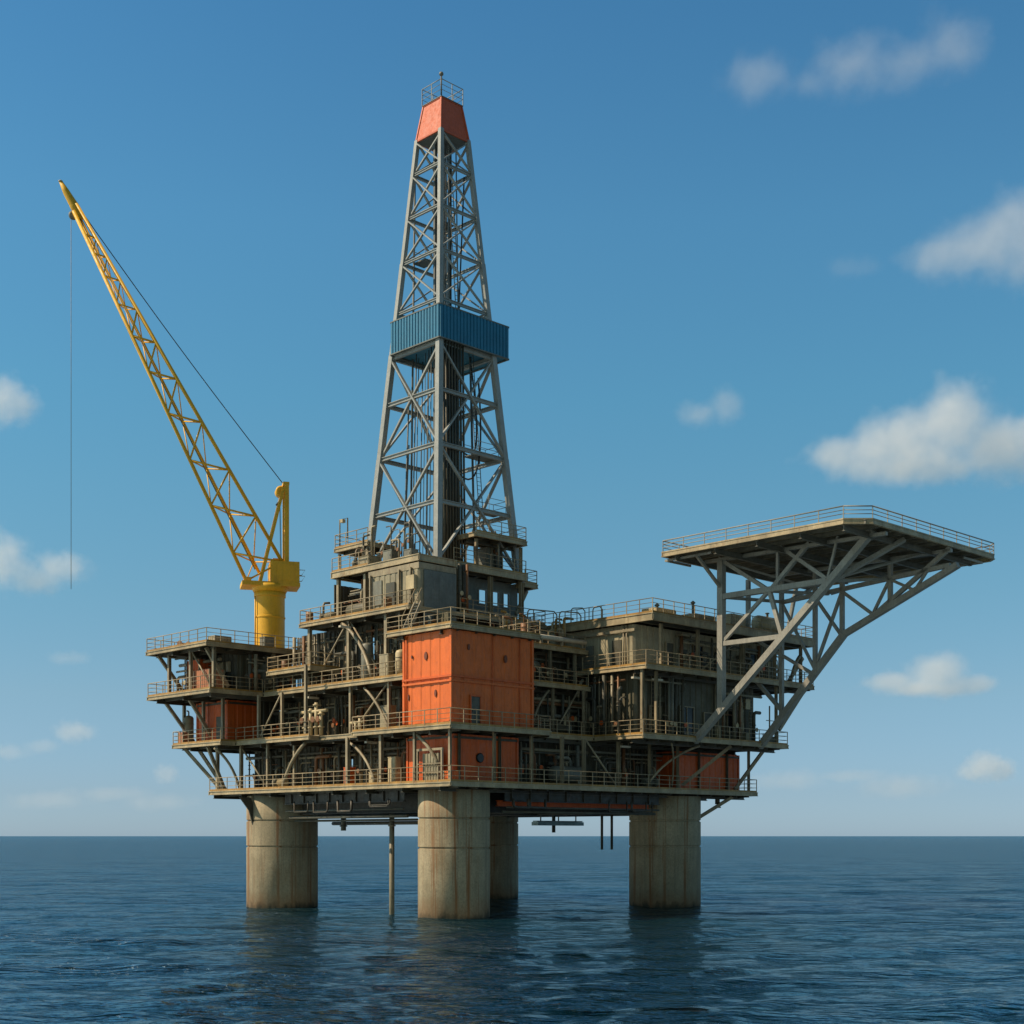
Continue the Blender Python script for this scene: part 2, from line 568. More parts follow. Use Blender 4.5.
# girders under the lowest deck
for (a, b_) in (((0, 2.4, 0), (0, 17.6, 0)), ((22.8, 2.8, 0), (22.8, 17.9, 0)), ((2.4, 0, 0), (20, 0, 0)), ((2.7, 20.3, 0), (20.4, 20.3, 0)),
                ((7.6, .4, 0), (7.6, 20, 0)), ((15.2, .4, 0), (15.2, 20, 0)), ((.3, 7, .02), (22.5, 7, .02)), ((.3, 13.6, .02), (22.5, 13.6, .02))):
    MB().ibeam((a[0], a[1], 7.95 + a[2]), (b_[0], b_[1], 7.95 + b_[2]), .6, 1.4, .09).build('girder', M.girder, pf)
MB().ibeam((3.2, -.95, 7.9), (19.6, -.95, 7.9), .3, .42, .05).build('girder', M.redor, pf, label='red painted girder under the lowest deck')

# girders added as a dark band for the shade under the lowest deck
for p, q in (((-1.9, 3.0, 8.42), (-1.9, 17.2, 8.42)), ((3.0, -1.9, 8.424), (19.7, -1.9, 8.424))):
    MB().ibeam(p, q, .3, .84, .06).build('shade_girder', M.girder, pf)
for k in range(9):
    MB().box((-2.05, 3.6 + k * 1.58, 8.03), (-1.93, 3.66 + k * 1.58, 8.8)).build('stiffener', M.girder2, pf)
    MB().box((3.6 + k * 1.85, -2.05, 8.03), (3.66 + k * 1.85, -1.93, 8.8)).build('stiffener', M.girder2, pf)
ru_ = random.Random(9)
for k in range(5):
    v = ru_.uniform(3.2, 14); l_ = ru_.uniform(.8, 3); z = ru_.uniform(7.3, 7.9)
    MB().tube([(-2.5, v, 8.2), (-2.5, v, z + .15), (-2.5, v + .15, z), (-2.5, v + l_, z), (-2.5, v + l_, 8.2)], ru_.choice((.05, .07, .1)), 8).build('under_deck_pipe', M.girder2, pf)
    u = ru_.uniform(3.2, 17); z = ru_.uniform(7.3, 7.9)
    MB().tube([(u, -2.5, 8.2), (u, -2.5, z + .15), (u + .15, -2.5, z), (u + l_, -2.5, z), (u + l_, -2.5, 8.2)], ru_.choice((.05, .07, .1)), 8).build('under_deck_pipe', M.girder2, pf)
for (p, q, r_) in (((-1.6, 3, 7.0), (-1.6, 17, 7.0), .12), ((-.9, 2.8, 6.75), (-.9, 17.3, 6.75), .08), ((-2.0, 3, 7.5), (-2.0, 17, 7.5), .07), ((3, -1.7, 7.3), (19.5, -1.7, 7.3), .1), ((3, -2.1, 7.6), (19.5, -2.1, 7.6), .07), ((4, 4, 6.6), (4, 19, 6.6), .14)):
    MB().tube([p, q], r_, 8).build('under_deck_pipe', M.piped, pf)
# decks -----------------------------------------------------------------
A = [(-3.2, -3.2), (31, -3.2), (31, 22), (26, 26), (-3.2, 26)]
B = [(-3.2, -3.2), (6.4, -3.2), (6.4, -1.3), (12.9, -1.3), (12.9, -6.1), (31.2, -6.1), (31.2, 24), (4, 29), (-4.75, 29), (-4.75, 21.8), (-3.35, 21.8), (-3.35, 12.2), (-2.35, 12.2), (-2.35, 7.4), (-3.2, 7.4)]
Cc = [(-1.95, 2.6), (5.3, 2.6), (5.3, -.55), (13.4, -.55), (13.4, 25), (2, 29.4), (-6.8, 29.4), (-6.8, 20.1), (-1.95, 20.1)]
D = [(-6.9, 20.4), (4.6, 20.4), (4.6, 29.4), (-6.9, 29.4)]
E_ = [(-.6, 4.1), (13.4, 4.1), (13.4, 17.3), (-.6, 17.3)]
F_ = [(-2.85, -2.85), (5.75, -2.85), (5.75, 4.0), (-2.85, 4.0)]
Mm = [(-2.5, 13.2), (.4, 13.2), (.4, 18.9), (-2.5, 18.9)]
Nn = [(5.3, .5), (14.3, .5), (14.3, 8), (5.3, 8)]
K_ = [(13.3, -6.05), (35, -6.05), (35, 8), (13.3, 8)]
J_ = [(14.1, -6), (35.2, -6), (35.2, 8), (14.1, 8)]
G_ = [(.5, 4.3), (4.2, 4.3), (4.2, 4.8), (12.0, 4.8), (12.0, 14.7), (.5, 14.7)]
H1 = [(6.3, 4.5), (11.7, 4.5), (11.7, 7.6), (6.3, 7.6)]
H2 = [(2.7, 12.9), (5.5, 12.9), (5.5, 17.2), (2.7, 17.2)]
S1 = [(12.06, 5.2), (13.6, 5.2), (13.6, 7.4), (12.06, 7.4)]
deck(pf, A, 9.2, label='lowest deck just above the concrete legs')
deck(pf, B, 13.0, label='second deck from the bottom')
deck(pf, Cc, 16.8, label='third deck from the bottom')
deck(pf, D, 20.4, label='small top deck under the yellow crane')
deck(pf, E_, 22.0, label='deck below the drill floor')
deck(pf, F_, 19.7, .32, label='roof deck of the tall orange module')
deck(pf, Mm, 18.3, .35, label='short intermediate balcony deck')
deck(pf, Nn, 19.75, .34, label='deck between the orange module and the crew quarters')
deck(pf, K_, 18.1, .34, label='gallery deck around the crew quarters')
deck(pf, J_, 21.95, .58, label='roof deck of the crew quarters')
deck(pf, G_, 25.8, .5, label='drill floor under the derrick')
deck(pf, H1, 28.3, .36, label='narrow platform at the right foot of the derrick')
deck(pf, H2, 28.3, .34, label='narrow platform at the left foot of the derrick')
deck(pf, S1, 25.3, .35, label='small balcony sticking out beside the drill floor')

i_ = .09
rail([(-3.2 + i_, 26 - i_), (-3.2 + i_, -3.2 + i_), (31 - i_, -3.2 + i_), (31 - i_, 8)], 9.2, pf)
rail([(1, 29 - i_), (-4.75 + i_, 29 - i_), (-4.75 + i_, 21.8 + i_), (-3.35 + i_, 21.8 + i_), (-3.35 + i_, 12.2 + i_)], 13, pf)
rail([(-2.35 + i_, 7.4 + i_), (-3.2 + i_, 7.4 - i_), (-3.2 + i_, -3.2 + i_), (6.4 - i_, -3.2 + i_), (6.4 - i_, -1.3 + i_)], 13, pf)
rail([(6.4, -1.3 + i_), (12.9, -1.3 + i_)], 13, pf)
rail([(12.9 + i_, -1.2), (12.9 + i_, -6.1 + i_), (31.2 - i_, -6.1 + i_), (31.2 - i_, 6)], 13, pf)
rail([(0, 29.4 - i_), (-6.8 + i_, 29.4 - i_), (-6.8 + i_, 20.1 + i_), (-1.95, 20.1 + i_)], 16.8, pf)
rail([(-1.95 + i_, 20.0), (-1.95 + i_, 2.7)], 16.8, pf)
rail([(5.3, -.55 + i_), (13.2, -.55 + i_)], 16.8, pf)
rail([(4.6 - i_, 29.3), (-6.9 + i_, 29.4 - i_), (-6.9 + i_, 20.4 + i_), (4.6 - i_, 20.4 + i_), (4.6 - i_, 29.2)], 20.4, pf)
rail([(3, 17.3 - i_), (-.6 + i_, 17.3 - i_), (-.6 + i_, 4.1 + i_), (.3, 4.1 + i_)], 22, pf)
rail([(4.4, 4.1 + i_), (13.4 - i_, 4.1 + i_), (13.4 - i_, 10)], 22, pf)
rail([(-2.85 + i_, 4.0 - i_), (-2.85 + i_, -2.85 + i_), (5.75 - i_, -2.85 + i_), (5.75 - i_, 3.9)], 19.7, pf)
rail([(.3, 18.9 - i_), (-2.5 + i_, 18.9 - i_), (-2.5 + i_, 13.2 + i_), (.4 - i_, 13.2 + i_)], 18.3, pf)
rail([(5.9, .5 + i_), (14.0, .5 + i_)], 19.75, pf)
rail([(13.3 + i_, .3), (13.3 + i_, -6.05 + i_), (35 - i_, -6.05 + i_), (35 - i_, 6)], 18.1, pf)
rail([(14.1 + i_, 8 - i_), (14.1 + i_, -6 + i_), (35.2 - i_, -6 + i_), (35.2 - i_, 8 - i_), (14.3, 8 - i_)], 21.95, pf)
rail([(.5 + i_, 14.6), (.5 + i_, 10.2)], 25.8, pf)
rail([(4.4, 4.8 + i_), (11.9, 4.8 + i_)], 25.8, pf)
rail([(6.3 + i_, 4.5 + i_), (11.7 - i_, 4.5 + i_), (11.7 - i_, 7.5)], 28.3, pf)
rail([(5.3, 17.2 - i_), (2.7 + i_, 17.2 - i_), (2.7 + i_, 13)], 28.3, pf)
rail([(12.2, 5.2 + i_), (13.6 - i_, 5.2 + i_), (13.6 - i_, 7.4 - i_), (12.2, 7.4 - i_)], 25.3, pf)

# columns ---------------------------------------------------------------
rc = random.Random(3)


def column(u, v, z0, z1, w_=.2, mat=None):
    MB().ibeam((u, v, z0), (u, v, z1), w_, w_, w_ * .13, up=(1, 0, 0)).build('column', mat or M.steel, pf)


for v in (-2.6, 1.0, 4.6, 8.4, 14.9, 18.4, 22.0, 25.4): column(-2.7, v, 9.2, 12.68, rc.choice((.18, .24)))
for u in (1.2, 4.8, 7.9, 10.2, 14.0, 17.6, 21.0, 30.3): column(u, -2.75, 9.2, 12.68, rc.choice((.18, .22)))
for v in (12.9, 16.2, 19.3): column(-2.9 if v > 13 else -3.1, v, 13, 16.48 if v > 13 else 18.3, .2)
for v in (22.6, 25.4, 28.3): column(-4.0, v, 13, 16.48, .22)
for v in (5.2, 9.6): column(-1.5, v, 13, 16.48, .2)
for u in (7.2, 9.6, 12.2): column(u, -.2 if u < 12 else -.9, 13, 16.48, .18)
for u in (13.6, 15.2, 30.4): column(u, -5.4, 13, 17.76, .2)
for u in (7.2, 10.3, 13.0): column(u, .75, 16.8, 19.41, .2)
for v in (20.9, 24.2, 27.4): column(-5.9, v, 16.8, 20.08, .24)
column(-.5, 20.8, 16.8, 20.08, .24)
for v in (7.2, 11.6, 16.5): column(-.1, v, 16.8, 21.68, .26)
for v in (4.6, 8.3, 11.0, 14.3): column(1.0 if v > 9 else 4.6, v, 22, 25.25, .26)
for u in (5.2, 8.4, 11.7): column(u, 5.2, 22, 25.25, .3)
for u in (16.0, 20.4, 26.2, 30.5, 34.2): column(u, -5.2, 18.1, 21.37, .22)
for v in (-3, 1): column(34.4, v, 18.1, 21.37, .2)
for (u, v) in ((6.7, 4.95), (11.4, 4.95), (11.4, 7.2), (3.0, 13.3), (3.0, 16.8), (5.2, 16.8)): column(u, v, 25.8, 27.85, .2)

# knee braces: straight at the overhanging ends, bowed pipes along the faces
for p, q in (((-6.3, 28.4, 20.08), (-3.9, 28.4, 17.2)), ((-6.3, 21.4, 20.08), (-4.3, 21.4, 17.2)),
             ((-5.9, 28.2, 16.48), (-3.2, 28.2, 13.3)), ((-5.6, 25, 16.48), (-3.4, 25, 13.4)),
             ((-4.2, 27.9, 12.68), (-2.2, 25.6, 9.3)), ((-4.1, 24.6, 12.68), (-2.6, 24.6, 9.4)), ((-2.9, 27.9, 12.68), (-1.8, 25.6, 9.3)),
             ((31.2, -3.6, 12.68), (28.6, -2.6, 9.4)), ((28.4, -2.5, 8.8), (25.4, -1.0, 6.9)),
             ((34.6, -5, 17.4), (31.4, -5, 14.3)), ((34.8, -5, 20.5), (32.6, -5, 18.2)), ((13.3, 6.2, 24.9), (12.1, 6.2, 22.9)),
             ((-2.9, 20.3, 8.73), (-2.2, 20.3, 7.1)), ((24.5, -5.3, 12.68), (22.0, -2.4, 9.6))):
    MB().beam(p, q, .2, .26).build('brace', M.steel, pf)
for p, c, q, r in (((-.4, 12.0, 21.5), (-.6, 8.4, 20.6), (-1.3, 7.4, 17.0), .13), ((-1.6, 7.9, 16.3), (-1.7, 5.6, 15.4), (-1.5, 5.2, 13.1), .1),
                   ((-3.0, 13.1, 12.5), (-3.0, 15.6, 11.9), (-2.75, 16.4, 9.2), .13), ((-2.2, 9.2, 12.5), (-2.4, 5.8, 12.2), (-2.6, 5.4, 9.3), .1),
                   ((-2.6, .9, 12.5), (-2.6, -.6, 12.0), (-2.2, -.9, 10.4), .12), ((20.5, -5.3, 12.5), (17.6, -3.4, 12.2), (17.2, -2.8, 9.4), .09),
                   ((17.0, -5.4, 12.5), (19.6, -4.0, 12.0), (20.2, -2.8, 9.4), .07), ((9.2, -.2, 16.3), (7.5, -.3, 15.8), (7.2, -.3, 13.2), .09),
                   ((13.3, .2, 17.4), (12.3, -.1, 17.2), (12.2, -.3, 16.0), .12), ((33.6, -5.5, 20.5), (32.7, -5.4, 20.2), (32.5, -5.3, 18), .14),
                   ((-4.6, 22.9, 12.5), (-2.9, 22.4, 12.3), (-2.7, 22.2, 9.3), .11)):
    c = tuple(.5 * c[i] + .25 * (p[i] + q[i]) for i in range(3))
    MB().tube(curve_pts(p, c, q), r, 8).build('bowed_brace', M.steel, pf)

for (a, b_, c_, d_) in (((-2.7, 18.4, 9.3), (-2.7, 22.0, 12.6), 0, 0), ((-1.5, 5.4, 16.4), (-1.5, 9.4, 13.1), 0, 0), ((-.1, 11.8, 21.6), (-.1, 16.3, 17.0), 0, 0), ((-.1, 7.4, 16.9), (-.1, 11.4, 21.6), 0, 0),
                        ((10.4, -2.75, 12.6), (13.8, -2.75, 9.3), 0, 0), ((7.4, .75, 19.3), (10.1, .75, 16.9), 0, 0), ((9.7, -.2, 13.1), (12.0, -.5, 16.4), 0, 0), ((20.6, -5.2, 18.2), (26.0, -5.2, 21.3), 0, 0),
                        ((-5.9, 21.1, 16.9), (-5.9, 24.0, 20.0), 0, 0), ((-2.9, 16.3, 16.4), (-2.9, 19.2, 13.1), 0, 0)):
    MB().tube([a, b_], .07, 8).build('brace', M.steel, pf)

# bulkheads (walls) -----------------------------------------------------


def bulk(p, q, z0, z1, mat=None, pitch=.55, depth=.07):
    MB().corr(p, q, z0, z1, pitch, depth).build('bulkhead', mat or M.bulk, pf)


# left-facing walls run from high v to low v so that ribs point to -u
bulk((.7, 25.2), (.7, 12.4), 9.2, 12.6)
bulk((.9, 12.4), (.9, 3.4), 9.2, 12.6, M.bulk2)
bulk((4.6, .3), (13.2, .3), 9.2, 12.6)
bulk((13.2, .1), (21.8, .1), 9.2, 12.6, M.bulk2)
bulk((30.1, -1.5), (30.1, 18), 9.2, 12.6)
bulk((1.2, 22.2), (1.2, 9.5), 13, 16.4)
bulk((1.4, 9.5), (1.4, 2.5), 13, 16.4, M.bulk2)
bulk((-.6, 22.4), (1.2, 22.4), 13, 16.4)
bulk((5.3, 1.3), (14.4, 1.3), 13, 16.4)
bulk((1.8, 20.2), (1.8, 11.2), 16.8, 21.6)
bulk((2.0, 11.2), (2.0, 2.7), 16.8, 21.6, M.bulk2)
bulk((-3.2, 21.8), (2.0, 21.8), 16.8, 20.0, M.bulk2)
bulk((-3.2, 28.4), (-3.2, 21.9), 16.8, 20.0)
bulk((5.4, 2.3), (14.4, 2.3), 16.8, 19.35)
bulk((5.2, 15.8), (5.2, 10.2), 22, 25.3)
bulk((2.2, 16.4), (5.2, 16.4), 22, 25.3)

# risers and hanging caissons -------------------------------------------
for (u, v, z0, z1, r, n) in ((0, 6.7, -3, 7.2, .19, 'riser'), (0, 12.4, 6.0, 7.2, .2, 'caisson'), (19.7, 4, 4.5, 8.8, .11, 'caisson'), (20.9, 4, 4.5, 8.8, .11, 'caisson'),
                             (22.4, 12, 5.9, 8.8, .16, 'caisson'), (27.6, -1.6, 8.2, 8.8, .2, 'caisson')):
    mb = MB().tube([(u, v, z0), (u, v, z1)], r, 12)
    if r > .12: mb.lathe((u, v, z1 - .9), [(r, 0), (r + .09, 0), (r + .09, .1), (r, .1)], 12)
    mb.build(n, M.pipe if n == 'riser' else M.piped, pf)
MB().box((20.1, 11.6, 6.5), (25.8, 12.4, 6.8)).box((20.1, 11.75, 6.81), (25.8, 12.25, 6.91)).build('cable_tray', M.tray, pf)
for u in (20.8, 23, 25.2): MB().beam((u, 12, 6.81), (u, 12, 8.8), .08).build('tray_hanger', M.piped, pf)


def corrbox(mb, u0, u1, v0, v1, z0, z1, pitch=.6, depth=.04):
    poly = []
    cs = [(u0, v0), (u1, v0), (u1, v1), (u0, v1)]
    for i in range(4):
        P, Q = Vector(cs[i]), Vector(cs[(i + 1) % 4])
        L = (Q - P).length
        d = (Q - P) / L
        n = Vector((d.y, -d.x))
        k = max(1, int(round(L / pitch)))
        for j in range(k):
            for f, o in ((.12, 0), (.2, 1), (.8, 1), (.88, 0)):
                p = P + d * (L * (j + f) / k) + n * depth * o
                poly.append((p.x, p.y))
    return mb.prism(poly, z0, z1)


# ------------------------------------------------------------------ DERRICK
dk = thing('derrick', 'tall grey lattice drilling derrick with red orange top and blue cladding halfway', 'derrick', (7.6, 9.75, 25.8))
DC = (7.6, 9.75)


def half(z): return 4.15 - 2.77 * (z - 25.8) / 33.8


def dcor(k, z, out=0.0):
    s = ((-1, -1), (1, -1), (1, 1), (-1, 1))[k]
    h = half(z) + out
    return (DC[0] + s[0] * h, DC[1] + s[1] * h, z)


for k in range(4):
    mb = MB()
    zs = (25.8, 34.8, 42.9, 50.0, 59.6)
    for i in range(4):
        wd = (.46, .43, .38, .33)[i]
        mb.beam(dcor(k, zs[i]), dcor(k, zs[i + 1]), wd, wd, up=(0, 1, 0))
    l = mb.build('leg', M.galv, dk)
    MB().box(vadd(dcor(k, 25.8), (-.5, -.5, .01)), vadd(dcor(k, 25.8), (.5, .5, .14))).build('foot_plate', M.galvd, l)
ZL = [25.8, 34.8, 42.7]
ZU = [45.5, 46.1, 50.0, 53.5, 56.9, 59.5]
GIRT = [30.4, 34.8, 39.0, 42.7, 46.1, 50.0, 53.5, 56.9]
for k in range(4):
    k2 = (k + 1) % 4
    for z in GIRT:
        wd = .30 if z < 43 else .22
        MB().ibeam(dcor(k, z, -.02), dcor(k2, z, -.02), wd * .8, wd, .05).build('girt', M.galv, dk)
    for a, b_ in ((25.9, 34.7), (34.9, 42.6), (46.2, 49.9), (50.1, 53.4), (53.6, 56.8), (57.0, 59.4)):
        wd = .24 if a < 43 else .18
        for m_, (p, q) in enumerate(((dcor(k, a), dcor(k2, b_)), (dcor(k, b_), dcor(k2, a)))):
            n = Vector(((0, -1, 0), (1, 0, 0), (0, 1, 0), (-1, 0, 0))[k]) * (.07 if m_ else -.07)
            MB().beam(vadd(p, n), vadd(q, n), wd, wd * .55).build('cross_brace', M.galv, dk)
# small gusset plates where braces meet the legs
# top housing
hb, ht = half(59.5) + .07, 1.05
z0, z1 = 59.5, 62.25
vs = [(DC[0] + sx * h, DC[1] + sy * h, z) for h, z in ((hb, z0), (ht, z1)) for sx, sy in ((-1, -1), (1, -1), (1, 1), (-1, 1))]
cr = MB().add(vs, [(0, 3, 2, 1), (4, 5, 6, 7), (0, 1, 5, 4), (1, 2, 6, 5), (2, 3, 7, 6), (3, 0, 4, 7)]).build('top_housing', M.crown, dk)
tr = MB()
for i in range(4):
    tr.beam(vs[i], vs[4 + i], .12, .12, up=(1, 0, 0)); tr.beam(vs[i], vs[(i + 1) % 4], .14, .12); tr.beam(vs[4 + i], vs[4 + (i + 1) % 4], .1, .1)
tr.build('corner_trim', M.crown, cr)
MB().box((DC[0] - 1.14, DC[1] - 1.14, 62.27), (DC[0] + 1.14, DC[1] + 1.14, 62.33)).build('top_platform', M.galvd, dk)
q = 1.12
rail([(DC[0] - q, DC[1] + q), (DC[0] - q, DC[1] - q), (DC[0] + q, DC[1] - q), (DC[0] + q, DC[1] + q), (DC[0] - q, DC[1] + q)], 62.35, dk, h=1.25, sp=1.2, mat=M.galv, toe=False)
bc = MB().tube([(DC[0] - q, DC[1] - q, 62.35), (DC[0] - q, DC[1] - q, 63.9)], .06, 8).build('beacon_pole', M.galvd, dk)
MB().lathe((DC[0] - q, DC[1] - q, 63.95), [(.04, -.16), (.16, -.08), (.18, 0), (.13, .12), (.03, .17)], 14).build('beacon', M.mach, bc)
MB().box((DC[0] - hb + .05, DC[1] - hb + .05, 59.42), (DC[0] + hb - .05, DC[1] + hb - .05, 59.495)).build('soffit', M.galvd, cr)
# blue wind wall
bu0, bu1, bv0, bv1 = 4.55, 11.75, 6.65, 12.35
wwm = corrbox(MB(), bu0, bu1, bv0, bv1, 42.9, 45.35, .34, .06)
ww = wwm.build('wind_wall', M.blue, dk)
fr = MB()
for z in (42.86, 45.36):
    for a, b_ in (((bu0, bv0), (bu1, bv0)), ((bu1, bv0), (bu1, bv1)), ((bu1, bv1), (bu0, bv1)), ((bu0, bv1), (bu0, bv0))):
        fr.beam((a[0], a[1], z), (b_[0], b_[1], z), .16, .09)
fr.build('edge_frame', M.slate, ww)
# inside the tower: ladder, guide rails, cables, hoses, travelling block
lb = MB()
for du in (0, .42): lb.tube([(9.2 + du, 6.9, 26), (8.6 + du, 8.0, 45)], .035, 6)
for i in range(60):
    f = i / 60; lb.tube([(9.2 - .6 * f, 6.9 + 1.1 * f, 26 + 19 * f), (9.62 - .6 * f, 6.9 + 1.1 * f, 26 + 19 * f)], .02, 5)
lb.build('ladder', M.galvd, dk)
lb = MB()
for du in (0, .4): lb.tube([(8.4 + du, 9.0, 45.4), (7.7 + du, 9.4, 59.4)], .035, 6)
for i in range(44):
    f = i / 44; lb.tube([(8.4 - .7 * f, 9 + .4 * f, 45.4 + 14 * f), (8.8 - .7 * f, 9 + .4 * f, 45.4 + 14 * f)], .02, 5)
lb.build('ladder', M.galvd, dk)
for du, dv in ((-.75, 0), (.75, 0)):
    MB().ibeam((7.6 + du, 9.75 + dv, 26), (7.6 + du, 9.75 + dv, 59.3), .2, .24, .04, up=(1, 0, 0)).build('guide_rail', M.galvd, dk)
for k, (du, dv) in enumerate(((-.2, .12), (-.07, -.1), (.08, .1), (.2, -.12))):
    MB().tube([(7.6 + du, 9.75 + dv, 37.5), (7.6 + du, 9.75 + dv, 59.5)], .028, 5).build('drilling_line', M.rope, dk)
blk = MB().box((7.25, 9.5, 35.9), (7.95, 10.0, 37.4)).lathe((7.6, 9.75, 37.2), [(.5, -.14), (.55, -.1), (.55, .1), (.5, .14)], 18, 'y', True).build('travelling_block', M.yellow, dk)
MB().lathe((7.6, 9.75, 33.9), [(.28, 0), (.4, .2), (.4, 1.6), (.25, 1.9)], 16).build('top_drive', M.mach, dk)
MB().tube([(7.6, 9.75, 25.9), (7.6, 9.75, 34)], .09, 8).build('drill_string', M.piped, dk)
for p, c, q2, r in (((9.0, 8.0, 42), (10.9, 8.2, 33), (8.3, 8.9, 36), .07), ((9.2, 7.4, 41), (9.7, 6.7, 30), (7.9, 9.2, 34.5), .07), ((8.4, 11.4, 58), (8.9, 11.2, 50), (8.2, 11.2, 46), .05),
                    ((9.1, 8.9, 57), (9.4, 9.6, 51), (8.6, 9.0, 46), .06)):
    MB().tube(curve_pts(p, c, q2, 14), r, 7).build('hose', M.rope, dk)
for (u, v, z0, z1, r) in ((5.3, 9.0, 26, 42.7, .04), (5.6, 9.8, 26, 42.7, .03), (5.2, 10.6, 26, 42.7, .05), (6.0, 11.2, 26, 42.7, .035), (6.6, 10.6, 26, 42.7, .03), (5.5, 12.0, 26, 36, .05), (6.9, 11.7, 26, 42.7, .045), (4.9, 8.2, 26, 42.7, .035), (5.2, 6.9, 26, 44, .1), (6.2, 7.2, 26, 44, .07), (9.7, 8.3, 26, 43, .09), (10.2, 8.8, 26, 43, .06), (6.4, 12.2, 26, 58, .08), (8.9, 11.6, 26, 58, .06), (6.7, 8.6, 45, 59, .07), (8.3, 8.7, 45, 59, .05), (5.1, 11.5, 26, 40, .06)):
    MB().tube([(u, v, z0), (u + (7.6 - u) * .15, v + (9.75 - v) * .15, z1)], r, 8).build('standpipe', M.galvd, dk)
# narrow service platforms inside the tower
for z, a in ((34.95, (8.6, 6.9, 10.9, 8.4)), (39.2, (8.8, 10.2, 10.4, 11.8)), (50.15, (6.2, 10.2, 7.3, 11.6)), (53.6, (8.2, 10.2, 9.2, 11.2)), (30.6, (9.4, 6.4, 11.2, 7.8))):
    sp_ = MB().box((a[0], a[1], z), (a[2], a[3], z + .09)).build('service_platform', M.galvd, dk)
    g = MB()
    for h in (.55, 1.0):
        for p, q2 in (((a[0], a[1]), (a[2], a[1])), ((a[2], a[1]), (a[2], a[3])), ((a[2], a[3]), (a[0], a[3]))):
            g.tube([(p[0], p[1], z + h), (q2[0], q2[1], z + h)], .025, 5)
    for p in ((a[0], a[1]), (a[2], a[1]), (a[2], a[3]), (a[0], a[3])): g.tube([(p[0], p[1], z + .09), (p[0], p[1], z + 1)], .025, 5)
    g.build('guard_rail', M.galv, sp_)

# racked drill pipes standing behind the front leg
for i in range(4):
    for j in range(8):
        u, v = 5.0 + .29 * j, 6.55 + .29 * i
        solo('drill_pipe', MB().tube([(u, v, 25.86), (u + .1, v + .35, 43.2)], .085, 7), M.piped,
             'one of the dark drill pipes racked upright inside the derrick behind its front leg', 'drill pipe', (u, v, 25.86), 'racked drill pipes in the derrick')

# ------------------------------------------------------------------ DRILL FLOOR HOUSE and structures under the derrick
dh = thing('drill_floor_house', 'grey panelled box house under the front foot of the derrick', 'drill house', (.6, 4.4, 20))
corrbox(MB(), .62, 4.1, 4.42, 10.0, 22.02, 24.75, .62, .04).build('wall', M.grey, dh)
MB().box((.55, 4.35, 24.76), (4.15, 10.1, 25.2)).build('top_beam', M.steel, dh)
MB().box((1.0, 4.28, 20.3), (4.1, 4.4, 24.72)).build('front_panel', M.slate, dh, label='blue grey front panel')
d = MB().box((.5, 7.0, 22.04), (.57, 8.0, 24.1)).build('door', M.bulk, dh)
MB().box((.46, 7.1, 23.0), (.5, 7.16, 23.15)).build('handle', M.piped, d)
MB().box((.5, 8.5, 22.6), (.57, 9.5, 24.4)).build('door', M.mach, dh, label='wide grey shutter door')
for v in (5.1, 6.4, 9.7): MB().ibeam((.42, v, 22.04), (.42, v, 24.9), .14, .16, .03, up=(1, 0, 0)).build('post', M.steel, dh)
MB().box((.3, 4.6, 23.3), (.56, 5.5, 24.3)).build('junction_box', M.cream, dh)

sh = thing('shaker_house', 'dark open fronted steel house with see through windows below the right foot of the derrick', 'steel house', (5.4, 6.2, 22))
wz = MB()
wz.box((5.4, 6.2, 22.0), (12.3, 6.32, 23.3)); wz.box((5.4, 6.2, 24.4), (12.3, 6.32, 25.2))
for a, b_ in ((5.4, 8.1), (8.9, 9.4), (10.2, 10.7), (11.3, 12.3)): wz.box((a, 6.202, 23.3), (b_, 6.318, 24.4))
wz.build('wall', M.slate, sh)
MB().box((5.4, 6.34, 22.02), (5.52, 11, 25.2)).build('wall', M.bulk, sh)
fw = MB()
for a, b_ in ((8.1, 8.9), (9.4, 10.2), (10.7, 11.3)):
    for z in (23.3, 24.4): fw.beam((a - .05, 6.17, z), (b_ + .05, 6.17, z), .08)
    for u in (a, b_): fw.beam((u, 6.17, 23.3), (u, 6.17, 24.4), .07)
fw.build('window_frame', M.galv, sh)
MB().box((5.9, 6.0, 22.05), (6.9, 6.17, 24.2)).build('door', M.bulk, sh)

# ------------------------------------------------------------------ ORANGE MODULES
om = thing('orange_module', 'tall bright orange two storey steel module at the front corner of the platform', 'steel module', (-2.4, -2.4, 13))
corrbox(MB(), -2.4, 5.2, -2.4, 2.43, 13.0, 19.37, .95, .035).build('shell', M.orange, om)
for z in (15.9, 16.22):
    bm_ = MB()
    bm_.box((-2.56, -2.56, z), (5.3, -2.45, z + .13)); bm_.box((-2.56, -2.44, z + .002), (-2.45, 2.5, z + .132))
    bm_.build('rub_rail', M.orange if z < 16 else M.redor, om)
for u, v in ((-2.4, -2.4), (5.2, -2.4), (-2.4, 2.43)):
    MB().beam((u, v, 13.02), (u, v, 19.36), .2, .2, up=(1, 0, 0)).build('corner_post', M.orange, om)
dd = MB().box((-.72, -2.5, 13.02), (.12, -2.43, 15.0)).build('door', M.piped, om)
MB().beam((-.75, -2.51, 13.02), (-.75, -2.51, 15.05), .09).beam((.16, -2.51, 13.02), (.16, -2.51, 15.05), .09).beam((-.8, -2.51, 15.06), (.2, -2.51, 15.06), .09).build('door_frame', M.redor, dd)
MB().box((-.6, -2.55, 13.95), (-.53, -2.5, 14.15)).build('handle', M.piped, dd)
